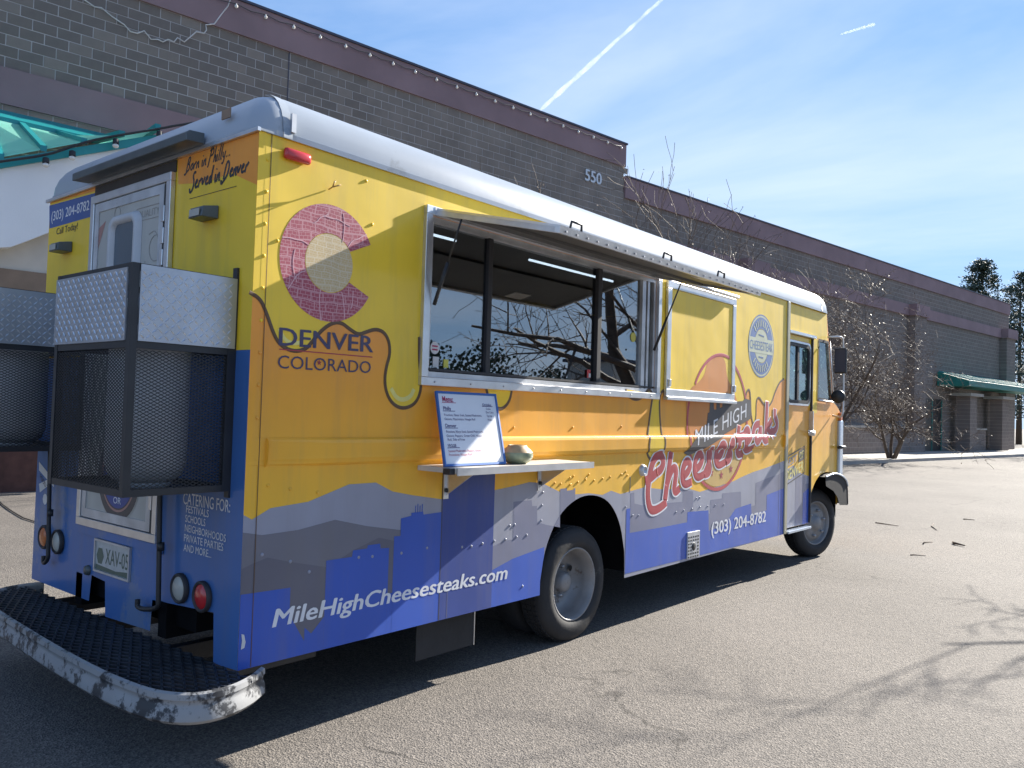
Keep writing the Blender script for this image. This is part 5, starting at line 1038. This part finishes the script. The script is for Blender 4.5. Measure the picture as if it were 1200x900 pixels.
# ------------------------------------------------------------------ entrance canopy on the left
PN = -2.4
def cw(u, v, n=PN): return onwall(u, v, n)
EC = empty('entrance_canopy', BW(-42, PN), BA, label='white entrance canopy with teal glass roof left of the truck', cat='canopy')
def ecp(s, n, z): return (s+42, n-PN, z)
t0, t1 = cw(-60, 199), cw(300, 132)
def tz(s): return min(6.75, t0[1]+(t1[1]-t0[1])*(s-t0[0])/(t1[0]-t0[0]))
sL, sR = t0[0]-3, -32.0  # canopy's unseen right end stretched behind the truck to shade the ground
sK = cw(243, 143)[0]
botp = [cw(q, v) for q, v in ((-60, 294), (0, 290), (12, 289.5), (30, 283), (58, 272), (120, 258))]; botp = [(sL, botp[0][1])]+botp+[(sR, botp[-1][1])]
poly = botp+[(sR, 5.2), (sK+.05, 5.2), (sK, tz(sK)), (sL, tz(sL))]
v2, f2 = fill2d([poly]); 
mb = MB(); mb.add([ecp(a, PN, b) for a, b, *_ in v2], f2); mb.add([ecp(a, PN+.25, b) for a, b in botp]+[ecp(a, PN, b) for a, b in botp], [(i, i+1, len(botp)+i+1, len(botp)+i) for i in range(len(botp)-1)]); mb.build('fascia', M_stuc, EC)
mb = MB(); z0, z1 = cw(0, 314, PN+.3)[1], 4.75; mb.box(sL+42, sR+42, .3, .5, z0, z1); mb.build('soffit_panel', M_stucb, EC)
mb = MB(); mb.box(sL+42, sR+42, .26, .8, z0-.36, z0-.004); mb.build('beam', M_beam, EC)
mb = MB(); mb.box(sL+42, sR+42, 2.2, 2.4, 0, z0-.365); mb.build('back_wall', M_redb, EC)
mb = MB(); mb.box(sL+42.5, sR+42, .3, 2.2, 0, .9); mb.build('planter', M_redb, EC)
# teal coping along the fascia, flashing on the wall, panes and bars between
w_ = .13
for q0, q1 in ((sL, sK),):
    mb = MB(); mb.add([ecp(q0, PN-.06, tz(q0)-.02), ecp(q1, PN-.06, tz(q1)-.02), ecp(q1, PN-.06, tz(q1)+w_), ecp(q0, PN-.06, tz(q0)+w_), ecp(q0, PN+.2, tz(q0)+w_), ecp(q1, PN+.2, tz(q1)+w_), ecp(q0, PN-.001, tz(q0)-.02), ecp(q1, PN-.001, tz(q1)-.02)], [(0,1,2,3), (3,2,5,4), (0,6,7,1)]); mb.build('teal_coping', M_teal, EC)
FZ = 6.98; mb = MB(); sF = -38.6
mb.add([ecp(sL, -.45, FZ-.22), ecp(sF, -.45, FZ-.22), ecp(sF, -.04, FZ+.03), ecp(sL, -.04, FZ+.03), ecp(sL, -.45, FZ-.30), ecp(sF, -.45, FZ-.30)], [(0,1,2,3), (4,5,1,0)]); mb.build('teal_flashing', M_teal, EC)
def roofpt(s, t): # t 0 at coping, 1 at flashing
    return ecp(s, PN+.2+(-.45-PN-.2)*t, (tz(s)+w_-.03)*(1-t)+(FZ-.30)*t)
bars = [sL+.0+i*.62 for i in range(0, 14)]
for a, b in zip(bars, bars[1:]):
    if tz(b) > FZ-.26 or b > sK: break
    q = [roofpt(a+.03, 0), roofpt(b-.03, 0), roofpt(b-.03, 1), roofpt(a+.03, 1)]
    mb = MB(); mb.add(q+[(x, y, z-.02) for x, y, z in q], [(0,1,2,3), (7,6,5,4), (0,4,5,1), (2,6,7,3)]); mb.build('glass_pane', M_sky, EC)
    p0, p1 = Vector(roofpt(b, -.02)), Vector(roofpt(b, 1)); mb = MB(); mb.hexa([(p0.x-.045, p0.y, p0.z-.04), (p0.x+.045, p0.y, p0.z-.04), (p1.x+.05, p1.y, p1.z-.04), (p1.x-.05, p1.y, p1.z-.04), (p0.x-.05, p0.y, p0.z+.06), (p0.x+.05, p0.y, p0.z+.06), (p1.x+.05, p1.y, p1.z+.06), (p1.x-.05, p1.y, p1.z+.06)]); mb.build('glazing_bar', M_teal, EC)
# ------------------------------------------------------------------ string lights
def bulb(mb, p, r=.035):
    x, y, z = p; mb.lathe([(z, .012), (z-.03, .016), (z-.045, r), (z-.075, r*1.08), (z-.10, r*.6), (z-.108, .001)], 10, (x, y, 0), 'z')
SLN = empty('string_lights', BW(-30, -.1, 10.5), BA, label='string of small bulbs along the mauve parapet', cat='string lights')
pts = [(-40.3+i*.705, 10.62) for i in range(25)]
wp = []
for (a, z), (b, _) in zip(pts, pts[1:]): wp += [(a+30, 0, z-10.5), ((a+b)/2+30, 0, z-10.5-.05)]
wp.append((pts[-1][0]+30, 0, .12)); mb = MB(); mb.tube(wp, .011, 5); mb.build('wire', M_wire, SLN)
for a, z in pts: mb = MB(); bulb(mb, (a+30, -.01, z-10.5), .036); mb.build('bulb', M_bulb, SLN)
SL2 = empty('string_lights', BW(-40, PN-.2, 5.5), BA, label='string of dark sockets with bulbs along the teal canopy edge', cat='string lights')
cp = [cw(u, v, PN-.2) for u, v in ((-40,196),(-5,190),(54,182),(84,172),(105,165),(136,159),(186,151),(206,147),(260,139))]
mb = MB(); mb.tube([(a+40, 0, z-5.5) for a, z in chaikin(cp, 1)], .022, 5); mb.build('wire', M_wire, SL2)
for u, v in ((54,184),(85,176),(136,162),(187,153)):
    a, z = cw(u, v, PN-.2); mb = MB(); mb.lathe([(0, .012), (-.02, .05), (-.10, .055)], 10, (a+40, 0, z-5.5), 'z'); mb.build('socket', M_wire, SL2)
    mb = MB(); bulb(mb, (a+40, 0, z-5.5-.07), .05); mb.build('bulb', M_bulb, SL2)
LW = empty('loose_wire', BW(-38, -.03, 9.3), BA, label='loose white wire looping across the block wall', cat='wire')
mb = MB(); wr = [onwall(*q) for q in ((93,-6),(97,0),(110,9),(118,10),(130,20),(145,30),(152,38),(160,40),(168,37),(176,47),(184,47),(190,50),(196,47),(203,50),(207,45),(215,50),(222,44),(229,38),(238,40),(241,36),(240,30),(250,29),(258,18),(266,8),(269,0),(272,-5))]
mb.tube([(a+38, -.02, z-9.3) for a, z in wr], .014, 5); mb.build('wire', M_wirew, LW)
# ================================================================== TREES
def tree_mesh(seed, height, spread, trunk_r, stems=1, levels=4, nbr=(6, 5, 5, 4), up_=.35, minr=.004, first=.3, limbs=()):
    rd = random.Random(seed); tm = MB(); cm = MB(); tips = []
    def grow(p, d, ln, r, lv):
        k = 5 if lv < 2 else 4 if lv == 2 else 3; pts = [p]; q = p; dd = d
        for i in range(k):
            dd = (dd+Vector((rd.gauss(0, .17), rd.gauss(0, .17), rd.gauss(0, .12)+up_*.12))).normalized(); q = q+dd*ln/k; pts.append(q)
        rr = [max(minr, r*(1-.72*i/k)) for i in range(k+1)]
        (tm if lv < 1 else cm).tube(pts, rr, 7 if lv == 0 else 5 if lv == 1 else 3, cap=False)
        if lv >= levels: tips.append((pts[-1], dd)); return
        for j in range(nbr[lv]):
            t = first+(1-first)*(j+rd.random()*.8)/nbr[lv] if lv == 0 else .15+.85*(j+rd.random()*.8)/nbr[lv]
            t = min(t, .99); i = int(t*k); b = pts[i].lerp(pts[i+1], t*k-i)
            ax = dd.orthogonal().normalized(); ax.rotate(Matrix.Rotation(rd.uniform(0, 6.283), 3, dd)); nd = (dd*rd.uniform(.35, .8)+ax*spread*rd.uniform(.7, 1.2)+Vector((0, 0, up_*.4))).normalized()
            grow(b, nd, ln*rd.uniform(.42, .66), max(minr, rr[i]*.58), lv+1)
    for s in range(stems):
        a = 6.283*s/stems+rd.random(); d = Vector((math.cos(a)*.33, math.sin(a)*.33, 1)).normalized() if stems > 1 else Vector((rd.gauss(0, .05), rd.gauss(0, .05), 1)).normalized()
        grow(Vector((math.cos(a)*.06, math.sin(a)*.06, -.05)) if stems > 1 else Vector((0, 0, -.05)), d, height*.62, trunk_r*(1 if stems == 1 else .7), 0)
    for z0, d, ln, lr in limbs: grow(Vector((0, 0, z0)), Vector(d).normalized(), ln, lr, 1)
    return tm, cm, tips
def tree(name, loc, seed, height, label, leaves=0, group=None, leafm=None, cat='tree', rz=0, **k):
    tm, cm, tips = tree_mesh(seed, height, **k); t = empty(name, loc, rz, label=label, cat=cat, group=group)
    tm.build('trunk', M_bark, t); cm.build('crown', M_twig, t)
    if leaves:
        rd = random.Random(seed+1); lm = MB()
        for i in range(leaves):
            p, d = rd.choice(tips); p = p+Vector((rd.gauss(0, .05), rd.gauss(0, .05), rd.gauss(0, .05)-.03)); a = Vector((rd.gauss(0, 1), rd.gauss(0, 1), rd.gauss(0, 1))).normalized(); b = a.orthogonal(); s = rd.uniform(.02, .045)
            lm.add([p-a*s, p+b*s*.5, p+a*s, p-b*s*.5], [(0, 1, 2, 3)])
        lm.build('dry_leaves', leafm or M_dleaf, t, kind='stuff')
    return t
def bw(s, n): p = BW(s, n); return (p.x, p.y, 0.0)
TR = 'bare trees along the building'
tree('bare_tree', bw(-9.2, -3.2), 11, 5.2, 'low spreading bare tree with several stems in front of the far pavement', leaves=500, group=TR, spread=1.0, trunk_r=.11, stems=4, levels=4, nbr=(6, 5, 5, 4), up_=.15, minr=.006, first=.25)
tree('bare_tree', bw(-14.1, -3.2), 12, 7.6, 'taller brown-leaved bare tree beside the cab front', leaves=2600, group=TR, spread=.85, trunk_r=.13, stems=3, levels=4, nbr=(7, 5, 5, 4), up_=.3, minr=.006, first=.25)
tree('bare_tree', bw(-20.2, -2.6), 13, 7.9, 'bare tree whose twigs show above the front of the truck roof', leaves=200, group=TR, spread=.7, trunk_r=.11, levels=3, nbr=(9, 6, 5), up_=.5, minr=.006)
tree('bare_tree', bw(-25.6, -2.6), 14, 9.6, 'tallest bare tree, rising against the sky right of the house number', leaves=160, group=TR, spread=.6, trunk_r=.12, levels=3, nbr=(10, 6, 5), up_=.6, minr=.007)
tree('bare_tree', bw(-30.6, -2.6), 15, 8.6, 'thin bare tree standing left of the house number', leaves=120, group=TR, spread=.6, trunk_r=.10, levels=3, nbr=(9, 5, 5), up_=.6, minr=.006)
tree('bare_tree', bw(13.5, -5.6), 16, 8.8, 'dark bare tree before the teal canopy at the right edge', leaves=500, group=TR, spread=.8, trunk_r=.16, stems=2, levels=4, nbr=(6, 5, 5, 3), up_=.3, minr=.010)
tree('bare_tree', (12.6, -4.9, 0), 21, 8.6, 'large bare tree right of the camera, seen as branch shadows and in the window', spread=.95, trunk_r=.20, levels=4, nbr=(6, 4, 4, 4), up_=.12, minr=.006, first=.28, limbs=((2.3, (-1, -.12, .22), 4.4, .085), (3.0, (-1, -.2, .3), 3.2, .05), (2.9, (-.15, 1, .3), 2.5, .055), (3.6, (.2, 1, .35), 1.6, .035)))
def conifer(loc, h, r, seed, label):
    prof_ = lambda f: (1-f)**.6
    rd = random.Random(seed); t = empty('pine_tree', loc, 0, label=label, cat='tree', group='evergreens beyond the building'); mb = MB(); mb.tube([(0, 0, -.1), (0, 0, h*.5), (0, 0, h)], [.28, .16, .02], 7); mb.build('trunk', M_bark, t); cm = MB()
    for i in range(230):
        f = rd.random()**.8; z = h*(.14+.85*f); ln = r*prof_(f)*rd.uniform(.5, 1.1)+.25; a = rd.uniform(0, 6.283); d = Vector((math.cos(a), math.sin(a), rd.uniform(-.25, .25)))
        for j in range(60):
            s = rd.random()**.7; p = Vector((0, 0, z))+d*ln*s+Vector((rd.gauss(0, .16), rd.gauss(0, .16), rd.gauss(0, .14))); q = (d+Vector((rd.gauss(0, .7), rd.gauss(0, .7), rd.gauss(0, .6)))).normalized()*rd.uniform(.14, .30); w2 = q.orthogonal().normalized()*.065
            cm.add([p, p+q*.6+w2, p+q, p+q*.6-w2], [(0, 1, 2, 3)])
    cm.build('crown', M_need, t); return t
conifer(bw(29.8, 6), 15.3, 4.6, 31, 'dark evergreen showing above the far end of the roof')
conifer(bw(39.5, 6), 15.6, 5.0, 32, 'dark evergreen at the right edge of the picture'); conifer(bw(34, 12), 13.5, 4.2, 33, 'dark evergreen between the other two, farther back')
# far side of the lot, behind the viewer: only seen mirrored in the window panes
rd = random.Random(9); mb = MB()
for i in range(30000):
    x = rd.uniform(-10, 150); hmax = 7.2+1.6*math.sin(x*.21)+1.6*math.sin(x*.53+1)+.9*math.sin(x*1.7); z = rd.random()*max(.8, hmax); p = Vector((x, -62+rd.gauss(0, 1.2), z)); a = Vector((rd.gauss(0, 1), rd.gauss(0, .3), rd.gauss(0, 1))).normalized()*rd.uniform(.12, .32); b = a.orthogonal()*.5
    mb.add([p-a, p+b, p+a, p-b], [(0, 1, 2, 3)])
mb.build('hedge_row', M_need, label='dark hedge along the far side of the lot, mirrored in the windows', cat='hedge', kind='stuff')
mb = MB(); mb.box(84, 97, -59, -52, 0, 8.2); fh = empty('far_house', (90, -55, 0), label='low pale building across the lot, mirrored in the serving window', cat='building'); o = mb.build('wall', M_stucb); o.parent = fh; o.matrix_parent_inverse = Matrix.Translation((-90, 55, 0)); mb = MB(); mb.box(83.5, 97.5, -59.5, -51.5, 8.201, 8.6); o = mb.build('roof', M_cap); o.parent = fh; o.matrix_parent_inverse = Matrix.Translation((-90, 55, 0))
# ================================================================== SMALL THINGS ON THE GROUND
TWL = ['longest dark twig on the asphalt ahead of the front wheel', 'thick short twig on the asphalt, nearest the right edge', 'pale thin twig lying lowest of the scattered twigs', 'short curved twig between the longer ones', 'tiny twig farthest from the truck', 'stubby twig left of the farthest one']
for i, (u0, v0, u1, v1, r) in enumerate(((1026,613,1053,617,.009), (1117,637,1131,641,.018), (1067,651,1085,652,.007), (1082,638,1093,636,.010), (1129,609,1142,610,.010), (1094,614,1098,622,.009))):
    a, b = G(u0, v0), G(u1, v1); mb = MB(); m_ = ((a[0]+b[0])/2, (a[1]+b[1])/2+.05); o = (a[0], a[1])
    mb.tube([(0, 0, r), (m_[0]-o[0], m_[1]-o[1], r*1.2), (b[0]-o[0], b[1]-o[1], r)], [r, r*.9, r*.4], 5); ob = mb.build('twig', M_bark, label=TWL[i], cat='twig', group='twigs scattered on the asphalt'); ob.location = (*o, 0)
a, b = G(-40, 570), G(40, 615); mb = MB(); pp = chaikin([(0, 0, .012), ((b[0]-a[0])*.4+.1, (b[1]-a[1])*.4, .012), ((b[0]-a[0])*.7, (b[1]-a[1])*.7, .012), (b[0]-a[0], b[1]-a[1], .012), (b[0]-a[0]+.5, b[1]-a[1]-3, .012)], 2); mb.tube(pp, .008, 6); ob = mb.build('power_cable', M_wire, label='black cable lying on the pavement behind the truck', cat='cable'); ob.location = (*a, 0)
# ================================================================== CONTRAILS
M_trail = bpy.data.materials.new('contrail_ice'); M_trail.use_nodes = True; n_ = M_trail.node_tree.nodes; l_ = M_trail.node_tree.links; n_.remove(n_['Principled BSDF'])
pv = n_.new('ShaderNodeVolumePrincipled'); pv.inputs['Color'].default_value = (.95, .96, 1, 1); pv.inputs['Anisotropy'].default_value = 0.35
t_ = n_.new('ShaderNodeTexCoord'); q_ = n_.new('ShaderNodeTexNoise'); q_.inputs['Scale'].default_value = .03; q_.inputs['Detail'].default_value = 4; l_.new(t_.outputs['Object'], q_.inputs['Vector']); mr = n_.new('ShaderNodeMapRange'); mr.inputs[1].default_value = .3; mr.inputs[2].default_value = .7; mr.inputs[3].default_value = .005; mr.inputs[4].default_value = .018; l_.new(q_.outputs['Fac'], mr.inputs[0]); l_.new(mr.outputs[0], pv.inputs['Density']); l_.new(pv.outputs[0], n_['Material Output'].inputs['Volume'])
for (u0, v0, u1, v1, r0, r1, lb) in ((631,131,790,-14,12,8,'long thin contrail rising to the right in the blue sky'), (984,40.5,1026,28,4,8,'short bright contrail high in the right of the sky')):
    a = CAM+ray(u0, v0).normalized()*4000; b = CAM+ray(u1, v1).normalized()*4000; mb = MB(); rd = random.Random(4); k = 26
    side_ = (b-a).cross(Vector((0, 0, 1))).normalized(); pts = [(a.lerp(b, i/k)-a)+Vector((0, 0, rd.gauss(0, .09)*r0)) for i in range(k+1)]
    mb.tube(pts, [max(.5, (r0+(r1-r0)*i/k)*rd.uniform(.7, 1.25)*(1 if 0 < i < k else .2)) for i in range(k+1)], 8); ob = mb.build('contrail', M_trail, label=lb, cat='contrail', group='contrails'); ob.location = a
